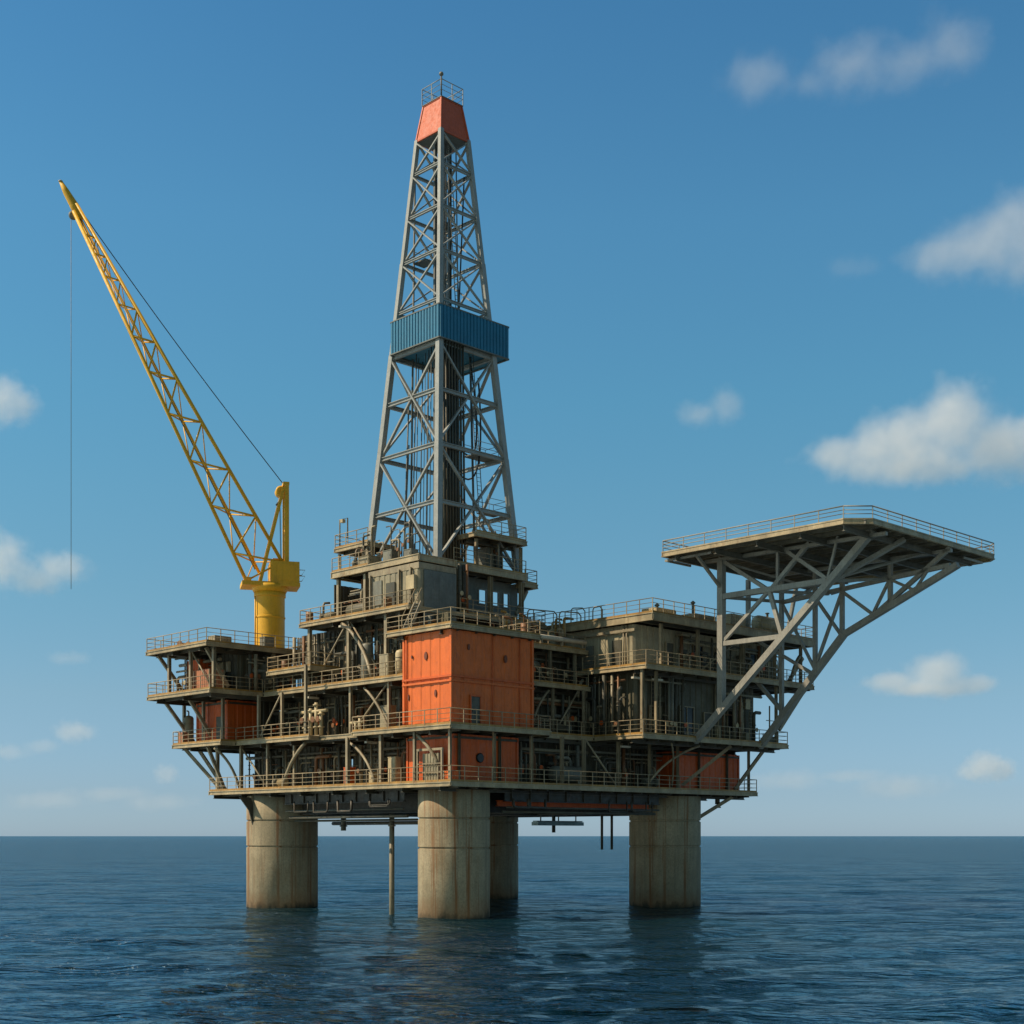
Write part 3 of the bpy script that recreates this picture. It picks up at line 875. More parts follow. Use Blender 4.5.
for ax, a, z, ru, rz in (('v', .1, 17.8, .2, .35), ('v', 1.55, 17.85, .1, .14), ('u', .5 - 1.4, 18.3, .14, .26), ('u', 2.55, 17.8, .2, .34), ('v', -.9, 15.2, .14, .3), ('v', 1.9, 15.1, .08, .26)):
    pts = []
    for k in range(14):
        t_ = 2 * math.pi * k / 14
        pts.append((a + ru * .75 * math.cos(t_), z + rz * .8 * math.sin(t_)))
    mb = MB()
    if ax == 'v': mb.slab([(-2.44, p, zz) for p, zz in reversed(pts)], (-.07, 0, 0))
    else: mb.slab([(p, -2.44, zz) for p, zz in pts], (0, -.07, 0))
    mb.build('vent_cover', M.vent, om)
for u in (1.3, 3.9): MB().tube([(u, -2.52, 13.05), (u, -2.52, 19.3)], .035, 6).build('conduit', M.redor, om)
MB().tube([(-2.52, 2.1, 13.05), (-2.52, 2.1, 19.3)], .05, 6).build('conduit', M.orange, om)


def red_module(label, u0, u1, v0, v1, z0, z1, mat, seed, faces):
    o = thing('red_module', label, 'steel module', (u0, v0, z0), 'dull red steel modules on the lower decks')
    corrbox(MB(), u0, u1, v0, v1, z0, z1, .8, .035).build('shell', mat, o)
    r = random.Random(seed)
    for (u, v) in ((u0, v0), (u1, v0), (u0, v1)):
        MB().beam((u, v, z0 + .02), (u, v, z1 - .02), .18, .18, up=(1, 0, 0)).build('corner_post', mat, o)
    fr = MB(); fr.box((u0 - .08, v0 - .09, z1 - .3), (u1 + .05, v0 - .04, z1 - .14)); fr.box((u0 - .09, v0 - .03, z1 - .302), (u0 - .04, v1, z1 - .142))
    fr.build('top_rail', M.bulk, o)
    for kind, p in faces:
        if kind == 'du':
            dd = MB().box((p, v0 - .09, z0 + .02), (p + .85, v0 - .035, z0 + 2.05)).build('door', M.bulk, o)
            MB().box((p + .1, v0 - .13, z0 + 1), (p + .16, v0 - .09, z0 + 1.15)).build('handle', M.piped, dd)
        elif kind == 'dv':
            dd = MB().box((u0 - .09, p, z0 + .02), (u0 - .035, p + .85, z0 + 2.05)).build('door', M.bulk, o)
            MB().box((u0 - .13, p + .1, z0 + 1), (u0 - .09, p + .16, z0 + 1.15)).build('handle', M.piped, dd)
        elif kind == 'pu': MB().lathe((p, v0 - .04, z0 + 1.75), [(.28, -.1), (.34, -.06), (.34, 0)], 16, 'y').build('porthole', M.glass, o)
        elif kind == 'ru': MB().ibeam((p, v0 - .14, z0 + .02), (p, v0 - .14, z1), .16, .16, .03, up=(1, 0, 0)).build('post', M.bulk2, o)
    return o


red_module('dull red module on the lowest deck below the tall orange module', -1.6, 4.5, -1.6, 3.0, 9.2, 12.5, M.redor, 1, (('pu', .9), ('ru', -1.1), ('ru', 2.7), ('dv', -.2)))
red_module('red module on the second deck at the platform end under the yellow crane', -3.6, -.7, 22.5, 26.9, 13.0, 16.3, M.redor, 2, (('dv', 23.2),))
red_module('wide dark red module on the lowest deck under the helideck side', 22.0, 30.0, -1.9, 2.0, 9.2, 12.3, M.redor, 3, (('ru', 24.6), ('ru', 28.3)))

# ------------------------------------------------------------------ CREW QUARTERS
cq = thing('crew_quarters', 'tan and olive two storey steel living quarters beside the helideck supports', 'living quarters', (14.5, -4, 13))
corrbox(MB(), 14.5, 29.3, -4.0, 7.0, 13.0, 17.74, .7, .05).build('lower_wall', M.bulk2, cq)
up_ = corrbox(MB(), 14.6, 32.6, -3.8, 6.5, 18.12, 21.35, .7, .05).build('upper_wall', M.tan, cq)


def opening(parent, u0, u1, z0, z1, v, mat=None, fmat=None, name='window', bars=0):
    o = MB().box((u0, v - .06, z0), (u1, v - .02, z1)).build(name, mat or M.glass, parent)
    f = MB()
    t = .09
    f.box((u0 - t, v - .14, z0 - t), (u0, v - .021, z1 + t)); f.box((u1, v - .14, z0 - t), (u1 + t, v - .021, z1 + t))
    f.box((u0, v - .138, z1), (u1, v - .022, z1 + t)); f.box((u0, v - .138, z0 - t), (u1, v - .022, z0))
    for k in range(bars):
        u = u0 + (u1 - u0) * (k + 1) / (bars + 1); f.box((u - .025, v - .12, z0), (u + .025, v - .061, z1))
    f.build('frame', fmat or M.steel, o)
    return o


opening(cq, 16.0, 17.2, 13.12, 15.3, -4.05, M.bulk, name='door')
opening(cq, 19.6, 21.2, 13.5, 15.5, -4.05, bars=1)
opening(cq, 25.6, 27.6, 13.9, 15.7, -4.05, bars=2)
opening(cq, 22.6, 23.5, 13.12, 15.2, -4.05, M.bulk, name='door')
opening(cq, 18.2, 19.0, 18.25, 20.3, -3.85, M.bulk, name='door')
for u in (21.5, 24.5, 28.5): opening(cq, u, u + 1.1, 19.3, 20.4, -3.85)
MB().box((14.49, -2.6, 18.15), (14.55, -1.7, 20.3)).build('door', M.bulk, cq)
MB().box((14.40, .2, 18.4), (14.55, 2.6, 20.1)).build('grey_box', M.mach, cq)  # flat grey box on the left wall
for v in (-3.2, -2.9): MB().tube([(14.42, v, 18.15), (14.42, v, 21.3)], .06, 8).build('drainpipe', M.steel, cq)
for u in (14.9, 15.3, 18.0, 23.9): MB().tube([(u, -4.2, 13.05), (u, -4.2, 17.7)], .08, 8).build('drainpipe', M.pipe, cq)
MB().box((19.4, -4.5, 20.9), (21.0, -3.86, 21.05)).build('canopy', M.steel, cq)
MB().beam((14.35, -4.05, 20.9), (14.35, 5.5, 20.9), .1, .2).build('wall_rail', M.steel, cq)

# ------------------------------------------------------------------ HELIDECK
hd = thing('helideck', 'flat angular steel helideck cantilevered out on big diagonal struts at the platform side', 'helideck', (19.4, -6, 13))
HP = [(15.8, -5.4), (15.8, -20.9), (17.2, -22.3), (34.2, -22.3), (34.9, -21.6), (34.9, -5.4)]
ZD = 26.65
hp = MB(); hp.prism(HP, ZD - .1, ZD)
n = len(HP)
for i in range(n):
    a, b_ = Vector(HP[i]), Vector(HP[(i + 1) % n]); d = (b_ - a).normalized(); nin = Vector((-d.y, d.x)); j = .003 * i
    p, q = a + nin * .06, b_ + nin * .06
    hp.beam((p.x, p.y, ZD - .24), (q.x, q.y, ZD - .24), .06 + j, .26)
    hp.beam((p.x, p.y, ZD - .38 + j), (q.x, q.y, ZD - .38 + j), .2, .05)
dpl = hp.build('deck_plate', M.fascia, hd)
jb = MB()
for k in range(11): jb.ibeam((16.8 + k * 1.6, -5.6, ZD - .27), (16.8 + k * 1.6, -22.0, ZD - .27), .15, .3)
jb.build('joists', M.helid, dpl)
gb = MB()
for v in (-6.6, -10.2, -13.8, -17.4, -20.8): gb.ibeam((16.0, v, ZD - .62), (33.4, v, ZD - .62), .24, .38)
gb.build('cross_girders', M.helid, dpl)
rail([(15.86, -5.5), (15.86, -20.88), (17.23, -22.24), (34.18, -22.24), (34.84, -21.58), (34.84, -5.5), (15.86, -5.5)], ZD, hd, h=.8, rr=1.45, sp=1.9, mat=M.heli, toe=False)
# under-hung perimeter frame
MB().beam((16.5, -5.2, 26.1), (16.5, -9.5, 26.1), .12, .16).beam((16.5, -5.3, 26.1), (19.4, -5.3, 26.1), .12, .161).build('hung_walkway_frame', M.heli, hd)
MB().beam((33.3, -21.7, 25.95), (33.3, -16.5, 25.95), .1, .14).beam((30.5, -21.75, 25.95), (33.36, -21.75, 25.95), .1, .141).build('hung_walkway_frame', M.heli, hd)


def hb_(name, p, q, w_=.3, h_=None, mat=None):
    return MB().beam(p, q, w_, h_ or w_, up=(1, 0, 0)).build(name, mat or M.heli, hd)


def t1(t, z): return (19.4, -6 - t, z)


def t2(t, z): return (27.7, -6 - t, z)


ZB = 26.05
s1 = lambda t: 13.0 + 13.5 * t / 14.8
hb_('strut', t1(-.3, 12.75), t1(15.0, 26.4), .46, .5)
hb_('post', t1(2.2, s1(2.2)), t1(2.2, ZB), .48)
hb_('chord', t1(2.3, 23.4), t1(11.35, 23.4), .4)
hb_('chord', t1(2.3, 19.9), t1(7.5, 19.9), .34)
hb_('diagonal', t1(6.5, 23.35), t1(2.3, 20.0), .24)
hb_('diagonal', t1(6.5, 23.35), t1(7.6, 19.9), .28)
hb_('diagonal', t1(6.3, 23.45), t1(2.0, 26.3), .28)
hb_('diagonal', t1(6.7, 23.45), t1(9.9, 26.3), .28)
hb_('diagonal', t1(11.4, 23.5), t1(7.4, 26.4), .26)
hb_('diagonal', t1(11.4, 23.6), t1(12.2, 26.4), .16)
hb_('diagonal', t1(7.2, 23.45), t1(7.2, 26.4), .18)
hb_('top_chord', t1(-.2, 26.2), t1(16.0, 26.0), .24, .3)
hb_('brace', (19.4, -8.2, 24.0), (16.4, -8.2, 26.1), .2)
hb_('brace', t1(11.6, 23.3), (22.8, -21.4, 26.2), .3)
# second truss, nearer the platform end
hb_('strut', t2(-.3, 12.7), t2(7.45, 20.9), .46, .5)
hb_('strut', t2(7.45, 20.9), t2(16.8, 24.9), .42, .46)
hb_('chord', t2(1.8, 24.0), t2(16.2, 24.95), .3)
for t, zt in ((1.8, 24.0), (4.9, 24.1), (7.3, 24.3), (11.4, 24.6)):
    zb = 13 + 7.9 * t / 7.45 if t < 7.45 else 20.9 + 4.0 * (t - 7.45) / 9.35
    hb_('post', t2(t, zb), t2(t, ZB), .3)
hb_('diagonal', t2(4.9, 24.0), t2(7.2, 20.9), .22)
hb_('diagonal', t2(4.9, 18.6), t2(7.3, 24.2), .22)
hb_('diagonal', t2(7.4, 24.1), t2(10.0, 22.1), .22)
hb_('diagonal', t2(9.9, 22.1), t2(11.3, 24.5), .2)
hb_('diagonal', t2(9.8, 21.9), t2(16.2, 26.2), .3)
hb_('diagonal', t2(11.5, 24.5), t2(13.4, 23.5), .2)
hb_('diagonal', t2(13.4, 23.5), t2(14.4, 24.8), .18)
hb_('diagonal', t2(1.8, 24.0), t2(4.8, 18.6), .2)
hb_('diagonal', t2(2.0, 15.3), t2(-.6, 18.0), .28)
hb_('diagonal', t2(4.6, 18.2), t2(-.8, 21.4), .24)
hb_('top_chord', t2(-.2, 26.2), t2(16.3, 26.0), .24, .3)
# links between the trusses
hb_('link', (19.6, -12, 23.4), (27.5, -12.2, 24.1), .22)
hb_('link', (19.6, -8.2, 23.4), (27.5, -8.0, 24.0), .22)
hb_('link', (19.6, -17.3, 23.4), (27.5, -17.2, 24.6), .2)
hb_('link', (19.6, -8.3, 26.0), (27.5, -12.0, 24.3), .16)
hb_('link', (27.9, -12.2, 24.2), (33.0, -16.0, 26.1), .22)
hb_('link', (27.9, -8.0, 24.0), (33.0, -8.0, 26.1), .22)
hb_('link', (19.6, -17.4, 23.5), (27.5, -20.5, 26.1), .16)
hb_('post', (27.7, -4.6, 21.95), (27.7, -4.6, 26.2), .3)
hb_('post', (33.0, -4.6, 21.95), (33.0, -5.6, 26.2), .26)

# ------------------------------------------------------------------ CRANE
CR = R(-165)
cx, cy, _ = W(2.07, 25)
ck = bpy.data.objects.new('pedestal_crane', None); COL.objects.link(ck)
ck.location = (cx, cy, 20.4); ck.rotation_euler = (0, 0, CR)
ck['label'] = 'yellow pedestal crane with long raised lattice boom on the left end of the platform'
ck['category'] = 'crane'
BASE[ck.name] = (0, 0, 20.4)
pd = MB().lathe((0, 0, 0), [(1.42, 20.41), (1.42, 20.6), (1.22, 20.62), (1.22, 23.55), (1.27, 23.58), (1.27, 23.68), (1.22, 23.71), (1.22, 25.3), (1.3, 25.33), (1.3, 25.7)], 48, sharp=True).build('pedestal', M.yellow, ck)
MB().lathe((1.25, .55, 0), [(.06, 20.6), (.06, 25.3)], 8).build('cable_pipe', M.yellow2, pd)
sp_ = MB()
sp_.lathe((0, 0, 0), [(1.32, 25.7), (1.5, 26.0), (1.5, 26.3)], 32)
sp_.slab([(2.35, -1.3, 26.1), (-2.35, -1.3, 26.1), (-2.35, 1.3, 26.1), (2.35, 1.3, 26.1)], (0, 0, .34))
sp_.build('slew_platform', M.yellow, ck)
mh = MB().box((.05, -1.28, 26.45), (-2.3, 1.28, 28.15)).build('machinery_house', M.yellow, ck)
MB().box((-.5, 1.285, 26.6), (-1.9, 1.32, 27.9)).build('side_panel', M.yellow2, mh)
MB().box((-.2, -.7, 28.16), (-1.1, .5, 28.5)).build('roof_hatch', M.yellow2, mh)
g = MB()
for h in (27.0, 27.5): g.tube([(-2.3, -1.2, h), (-2.75, -1.2, h), (-2.75, 1.2, h), (-2.3, 1.2, h)], .03, 6)
g.build('guard_rail', M.rail, ck)
bf = MB()
bf.box((2.2, -1.15, 26.441), (1.6, -.75, 26.75)); bf.box((2.2, 1.15, 26.441), (1.6, .75, 26.75))
bf.build('boom_foot', M.yellow2, ck)


def lerp(a, b_, f): return tuple(a[i] + (b_[i] - a[i]) * f for i in range(3))


L0, L1 = (2.0, .95, 26.45), (15.5, .25, 55.4)
R0, R1 = (-.9, .95, 28.15), (15.3, .25, 56.0)
T0, T1 = (.75, -.95, 27.4), (15.4, -.25, 55.8)
bm2 = bpy.data.objects.new('boom', None)
for nm, a, b_, r in (('chord', L0, L1, .15), ('chord', R0, R1, .15), ('chord', T0, T1, .13)):
    MB().tube([a, b_], r, 10).build('boom_chord', M.yellow, ck)
fs_ = [.0, .077, .208, .332, .459, .573, .669, .755, .83, .89, .94]
for i, f in enumerate(fs_):
    l_, r_, t_ = lerp(L0, L1, f), lerp(R0, R1, max(0, 1.06 * f - .09)), lerp(T0, T1, max(0, 1.03 * f - .045))
    th_ = .085 if f < .7 else .06
    if f > 0: MB().tube([l_, r_], th_, 7).tube([l_, t_], th_ * .7, 6).tube([r_, t_], th_ * .7, 6).build('boom_frame', M.yellow2, ck)
    if i + 1 < len(fs_):
        f2 = fs_[i + 1]
        r2, t2_ = lerp(R0, R1, max(0, 1.06 * f2 - .09)), lerp(T0, T1, max(0, 1.03 * f2 - .045))
        MB().tube([l_, r2], th_ * .9, 7).build('boom_lacing', M.yellow2, ck)
        MB().tube([l_, t2_], th_ * .6, 6).tube([t_, r2], th_ * .6, 6).build('boom_lacing', M.yellow2, ck)
del bm2
MB().tube([(1.2, -.1, 27.6), (15.2, 0, 55.3)], .05, 6).build('boom_conduit', M.mach, ck)
ns = MB().tube([(15.0, 0, 54.9), (15.45, 0, 55.9), (16.1, 0, 57.0), (16.5, 0, 57.75)], [.32, .36, .27, .13], 10).build('boom_nose', M.yellow, ck)
MB().lathe((15.55, 0, 55.15), [(.2, -.12), (.34, -.1), (.34, .1), (.2, .12)], 18, 'y').build('sheave', M.mach, ns)
MB().lathe((16.5, 0, 57.75), [(.05, -.1), (.17, -.03), (.17, .04), (.05, .12)], 12).build('tip_lamp', M.cream, ns)
for y in (-.85, .85):
    MB().beam((-1.3, y, 28.1), (-1.3, y, 34.6), .36, .34, up=(1, 0, 0)).build('mast_leg', M.yellow, ck)
    MB().beam((.85, y, 26.45), (-1.05, y, 34.3), .24, .26, up=(0, 1, 0)).build('mast_stay', M.yellow, ck)
MB().box((-1.5, -1.0, 34.5), (-1.0, 1.0, 34.75)).beam((-1.3, -.7, 31), (-1.3, .7, 31), .16).build('mast_crossbar', M.yellow, ck)
MB().lathe((-.85, 0, 34.1), [(.3, -.5), (.42, -.45), (.42, .45), (.3, .5)], 18, 'y').build('mast_sheave', M.yellow2, ck)
MB().tube([(-.9, .3, 33.7), (-.7, .3, 33.2), (-.5, .3, 32.9)], .1, 6).build('limit_switch', M.mach, ck)
for y in (0,):
    a, b_ = (-1.1, y, 34.78), (16.15, y * .5, 57.25)
    pts = [vadd(lerp(a, b_, k / 12), (0, 0, -.35 * math.sin(math.pi * k / 12))) for k in range(13)]
    MB().tube(pts, .04, 5).build('luffing_rope', M.rope, ck)
hr = MB().tube([(15.7, 0, 55.3), (15.7, 0, 25.3)], .024, 6).build('hoist_rope', M.mach, ck)
for y in (-.3, .3):
    MB().tube([(-.8, y * .6, 34.2), (-.9, y, 28.5)], .02, 5).build('winch_rope', M.rope, ck)

# ------------------------------------------------------------------ PIPE RACKS in the machinery bays


def pipe_rack(label, ax, c, a0, a1, z0, z1, seed, nv=7, nh=2, out=.55):
    """pipes in front of a wall: ax 'u' = wall at u=c facing -u, running in v; ax 'v' = wall at v=c facing -v, running in u"""
    r = random.Random(seed)

    def P(a, off, z): return (c - off, a, z) if ax == 'u' else (a, c - off, z)
    o = thing('pipe_rack', label, 'pipe rack', P((a0 + a1) / 2, 0, z0), 'pipe racks along the shaded machinery walls')
    mats = [M.pipe, M.piped, M.steel, M.mach, M.piped, M.pipe, M.rusty]
    for i in range(int(nv * 2.3)):
        a = r.uniform(a0 + .2, a1 - .2); off = r.uniform(.2, out * 2.2); rad = r.choice((.035, .045, .06, .06, .08, .11, .14))
        zt = z1 if r.random() < .6 else r.uniform(z0 + 1.2, z1 - .6)
        mb = MB()
        if zt == z1: mb.tube([P(a, off, z0 + .01), P(a, off, z1)], rad, 8)
        else:
            b_ = min(a1 - .1, max(a0 + .1, a + r.choice((-1, 1)) * r.uniform(.8, 2.2)))
            s = .25 if b_ > a else -.25
            mb.tube([P(a, off, z0 + .01), P(a, off, zt - .25), P(a + s * .3, off, zt - .07), P(a + s, off, zt), P(b_, off, zt)], rad, 8)
        for k in range(r.choice((1, 2, 3))):
            z = r.uniform(z0 + .4, min(zt, z1) - .4)
            q = P(a, off, z)
            mb.lathe(q, [(rad, 0), (rad + .05, .002), (rad + .05, .06), (rad, .062)], 10)
        p = mb.build('pipe', r.choice(mats), o)
        if r.random() < .45:
            z = z0 + r.uniform(.9, 1.5)
            MB().lathe(P(a, off + rad + .16, z), [(.16, -.02), (.19, 0), (.16, .02)], 12, 'x' if ax == 'u' else 'y').tube([P(a, off, z), P(a, off + rad + .16, z)], .03, 5).build('handwheel', r.choice((M.rusty, M.redor, M.cream)), p)
    for i in range(max(1, nh - 1)):
        z = z1 - .35 - .28 * i - r.uniform(0, .1); off = out + r.uniform(.0, .4); rad = r.choice((.06, .09, .13))
        MB().tube([P(a0, off, z), P(a1, off, z)], rad, 8).build('pipe', r.choice(mats), o)
    for i in range(5):
        a = r.uniform(a0 + .3, a1 - .8); z = z0 + r.uniform(.2, max(.6, z1 - z0 - 1.2))
        w_, h_ = r.uniform(.35, .8), r.uniform(.4, .9)
        q1, q2 = P(a, .02, z), P(a + w_, .24, z + h_)
        MB().box(q1, q2).build('junction_box', r.choice((M.mach, M.tan, M.bulk2, M.cream)), o)
    if a1 - a0 > 3:
        a = r.uniform(a0 + .5, a1 - .8)
        mb = MB()
        for k in (0, .42): mb.tube([P(a + k, .16, z0 + .01), P(a + k, .16, z1)], .028, 5)
        z = z0 + .3
        while z < z1 - .1:
            mb.tube([P(a, .16, z), P(a + .42, .16, z)], .02, 5); z += .3
        mb.build('ladder', M.steel, o)
    return o


pipe_rack('pipes on the lowest deck between the left concrete leg and the platform end', 'u', .6, 18.5, 25, 9.2, 12.3, 21, 8)
pipe_rack('pipes on the lowest deck right above the gap between the left and front legs', 'u', .6, 10.8, 18.2, 9.2, 12.3, 22, 10, 3)
pipe_rack('pipes on the lowest deck just left of the lower dull red module', 'u', .8, 3.6, 10.5, 9.2, 12.3, 23, 9, 3)
pipe_rack('pipes on the lowest deck just right of the lower dull red module', 'v', .2, 5.0, 13.0, 9.2, 12.3, 24, 11, 3)
pipe_rack('pipes on the lowest deck just left of the wide dark red module', 'v', 0, 13.3, 21.5, 9.2, 12.3, 25, 11, 3)
pipe_rack('pipes on the second deck right of the red module under the crane', 'u', 1.1, 15.5, 21.8, 13, 16.1, 26, 10, 3)
pipe_rack('pipes on the second deck behind the cream valve manifold', 'u', 1.1, 9.8, 15.2, 13, 16.1, 27, 9, 3)
pipe_rack('pipes on the second deck against the left side of the tall orange module', 'u', 1.3, 2.8, 9.4, 13, 16.1, 28, 9, 2)
pipe_rack('pipes on the second deck between the tall orange module and the crew quarters', 'v', 1.2, 5.6, 14.2, 13, 16.1, 29, 12, 3)
pipe_rack('pipes on the third deck behind the short balcony right of the crane', 'u', 1.7, 11.4, 19.8, 16.8, 21.3, 30, 12, 3)
pipe_rack('pipes on the third deck left of the top of the tall orange module', 'u', 1.9, 3.2, 11.0, 16.8, 21.3, 31, 12, 3)
pipe_rack('pipes on the third deck right of the top of the tall orange module', 'v', 2.2, 5.8, 14.2, 16.8, 19.2, 32, 11, 2)
pipe_rack('pipes on the dark wall directly under the crane deck', 'v', 21.6, -2.9, 1.8, 16.8, 19.8, 33, 8, 3)
pipe_rack('pipes on the front wall of the crew quarters lower storey', 'v', -4.05, 23.6, 29.2, 13, 17.2, 34, 7, 2, .4)
pipe_rack('pipes on the left wall of the crew quarters lower storey', 'u', 14.45, -3.6, 1.0, 13, 17.6, 41, 9, 2, .5)
pipe_rack('pipes on the crew quarters front wall near its left corner', 'v', -4.05, 14.8, 19.4, 13, 17.6, 42, 6, 1, .35)
pipe_rack('pipes on the gallery deck wall behind the helideck post', 'v', -3.9, 19.4, 32.4, 18.1, 21.0, 35, 14, 3, .45)
pipe_rack('pipes below the drill floor left of the grey box house', 'u', 5.0, 10.3, 15.6, 22, 25.2, 36, 10, 3, 1.6)
pipe_rack('pipes in the dark gap below the right side of the derrick', 'v', 6.1, 4.3, 5.5, 22, 25.6, 37, 6, 0, .9)
pipe_rack('pipes in the open left end of the third deck', 'u', -3.3, 22.2, 28.2, 16.8, 19.8, 38, 8, 2, 1.0)

# ------------------------------------------------------------------ EQUIPMENT


def vessel(label, u, v, z, r, h, mat, group=None, cat='tank', name='vertical_tank'):
    o = thing(name, label, cat, (u, v, z), group)
    MB().lathe((u, v, z), [(r * .3, .3), (r * .8, .34), (r, .5), (r, h - .25), (r * .8, h - .08), (r * .3, h)], 20).build('shell', mat, o)
    for k in range(3):
        a = k * 2.1 + .4
        MB().beam((u + r * .8 * math.cos(a), v + r * .8 * math.sin(a), z), (u + r * .8 * math.cos(a), v + r * .8 * math.sin(a), z + .6), .1).build('leg', M.steel, o)
    MB().tube([(u, v, z + h - .02), (u, v, z + h + .25), (u - .08, v - .08, z + h + .33), (u - .4, v - .4, z + h + .33)], .06, 8).build('outlet_pipe', M.pipe, o)
    for f in (.3, .7): MB().lathe((u, v, z + h * f), [(r + .002, 0), (r + .025, .005), (r + .025, .055), (r + .002, .06)], 20).build('band', M.steel, o)
    return o


def htank(label, u0, u1, v, z, r, mat, ax='u'):
    def P(a, b_, zz): return (a, v + b_, zz) if ax == 'u' else (v + b_, a, zz)
    o = thing('horizontal_tank', label, 'tank', P((u0 + u1) / 2, 0, z))
    L = u1 - u0
    MB().lathe(P(u0, 0, z + r + .3), [(r * .35, 0), (r * .8, .08), (r, .25), (r, L - .25), (r * .8, L - .08), (r * .35, L)], 20, 'x' if ax == 'u' else 'y').build('shell', mat, o)
    for f in (.22, .78):
        a = u0 + L * f
        MB().box(P(a - .08, -r * .7, z), P(a + .08, r * .7, z + .5)).build('saddle', M.steel, o)
    MB().tube([P(u0 + L * .5, 0, z + 2 * r + .25), P(u0 + L * .5, 0, z + 2 * r + .65)], .1, 8).lathe(P(u0 + L * .5, 0, z + 2 * r + .55), [(.1, 0), (.18, .01), (.18, .08), (.1, .09)], 12).build('nozzle', M.pipe, o)
    return o


def cabinet(label, u, v, z, w_, d_, h_, mat, name='cabinet', cat='cabinet', group=None):
    o = thing(name, label, cat, (u, v, z), group)
    MB().box((u, v, z + .08), (u + w_, v + d_, z + h_)).build('body', mat, o)
    MB().box((u + .04, v + .04, z), (u + w_ - .04, v + d_ - .04, z + .079)).build('plinth', M.piped, o)
    MB().box((u - .03, v - .03, z + h_ + .002), (u + w_ + .03, v + d_ + .03, z + h_ + .05)).build('lid', mat, o)
    dd = MB().box((u - .025, v + .06, z + .16), (u - .002, v + d_ - .06, z + h_ - .08)).build('door', mat, o)
    MB().box((u - .05, v + .12, z + h_ * .5), (u - .025, v + .16, z + h_ * .5 + .14)).build('handle', M.piped, dd)
    dd = MB().box((u + .06, v - .025, z + .16), (u + w_ - .06, v - .002, z + h_ - .08)).build('door', mat, o)
    MB().box((u + .12, v - .05, z + h_ * .5), (u + .16, v - .025, z + h_ * .5 + .14)).build('handle', M.piped, dd)
    return o


def crate(label, u, v, z, w_, d_, h_, mat, name='crate', cat='crate', group=None):
    o = thing(name, label, cat, (u, v, z), group)
    corrbox(MB(), u, u + w_, v, v + d_, z + .1, z + h_, .3, .025).build('shell', mat, o)
    f = MB()
    for (a, b_) in ((u, v), (u + w_, v), (u + w_, v + d_), (u, v + d_)): f.beam((a, b_, z), (a, b_, z + h_ + .03), .1, .1, up=(1, 0, 0))
    for (p, q) in (((u, v), (u + w_, v)), ((u + w_, v), (u + w_, v + d_)), ((u + w_, v + d_), (u, v + d_)), ((u, v + d_), (u, v))): f.beam((*p, z + .05), (*q, z + .05), .08, .08)
    f.build('corner_frame', M.steel, o)
    MB().box((u - .02, v - .02, z + h_ + .002), (u + w_ + .02, v + d_ + .02, z + h_ + .06)).build('lid', mat, o)
    return o


def pump(label, u, v, z, mat, ax='u', group='pump sets on the decks'):
    def P(a, b_, zz): return (u + a, v + b_, z + zz) if ax == 'u' else (u + b_, v + a, z + zz)
    o = thing('pump', label, 'pump', (u, v, z), group)
    X = 'x' if ax == 'u' else 'y'
    MB().box(P(-.9, -.35, 0), P(.9, .35, .16)).build('skid', M.steel, o)
    m_ = MB().lathe(P(-.8, 0, .55), [(.2, 0), (.3, .05), (.3, .85), (.2, .9)], 18, X).build('motor', mat, o)
    mb = MB()
    for k in range(6): mb.lathe(P(-.7 + .13 * k, 0, .55), [(.301, 0), (.335, .004), (.335, .03), (.301, .034)], 18, X)
    mb.build('cooling_fins', mat, m_)
    MB().lathe(P(.1, 0, .55), [(.07, 0), (.07, .25), (.2, .28), (.36, .35), (.36, .5), (.2, .56)], 18, X).build('casing', M.mach, o)
    MB().tube([P(.5, 0, .8), P(.5, 0, 1.5), P(.5, .1, 1.68), P(.5, .6, 1.75)], .09, 8).build('discharge_pipe', M.pipe, o)
    return o


# valve manifold in the sun on the second deck
o = thing('valve_manifold', 'cream valve manifold with upright pipes and handwheels on the sunlit second deck edge', 'valve manifold', (-1.7, 13.6, 13))
MB().box((-2.1, 12.6, 13.001), (-1.2, 15.4, 13.12)).build('skid', M.steel, o)
for k, v in enumerate((12.9, 13.5, 14.2, 14.9)):
    h = (1.9, 2.6, 2.2, 1.7)[k]
    p = MB().tube([(-1.7, v, 13.12), (-1.7, v, 13 + h)], .15, 10).lathe((-1.7, v, 13.7), [(.15, 0), (.25, .01), (.25, .1), (.15, .11)], 12).lathe((-1.7, v, 13 + h - .25), [(.15, 0), (.26, .01), (.26, .12), (.15, .13)], 12).build('valve_pipe', M.cream, o)
    MB().lathe((-2.05, v, 14.3), [(.2, -.025), (.25, 0), (.2, .025)], 14, 'x').tube([(-2.05, v, 14.3), (-1.8, v, 14.3)], .035, 6).build('handwheel', M.rusty, p)
MB().tube([(-1.7, 12.2, 14.95), (-1.7, 15.4, 14.95)], .12, 10).build('header_pipe', M.cream, o)
o = thing('valve_set', 'small pale valve cluster at the second deck edge left of the orange module railing', 'valve', (-1.9, 8.0, 13))
MB().tube([(-1.9, 8, 13.01), (-1.9, 8, 14.2)], .12, 8).tube([(-1.9, 8.5, 13.01), (-1.9, 8.5, 13.9)], .1, 8).tube([(-1.9, 7.6, 13.8), (-1.9, 9.1, 13.8)], .1, 8).build('pipe', M.cream, o)
MB().lathe((-1.9, 8, 14.25), [(.05, -.03), (.22, -.02), (.22, .02), (.05, .03)], 12).build('handwheel', M.rusty, o)

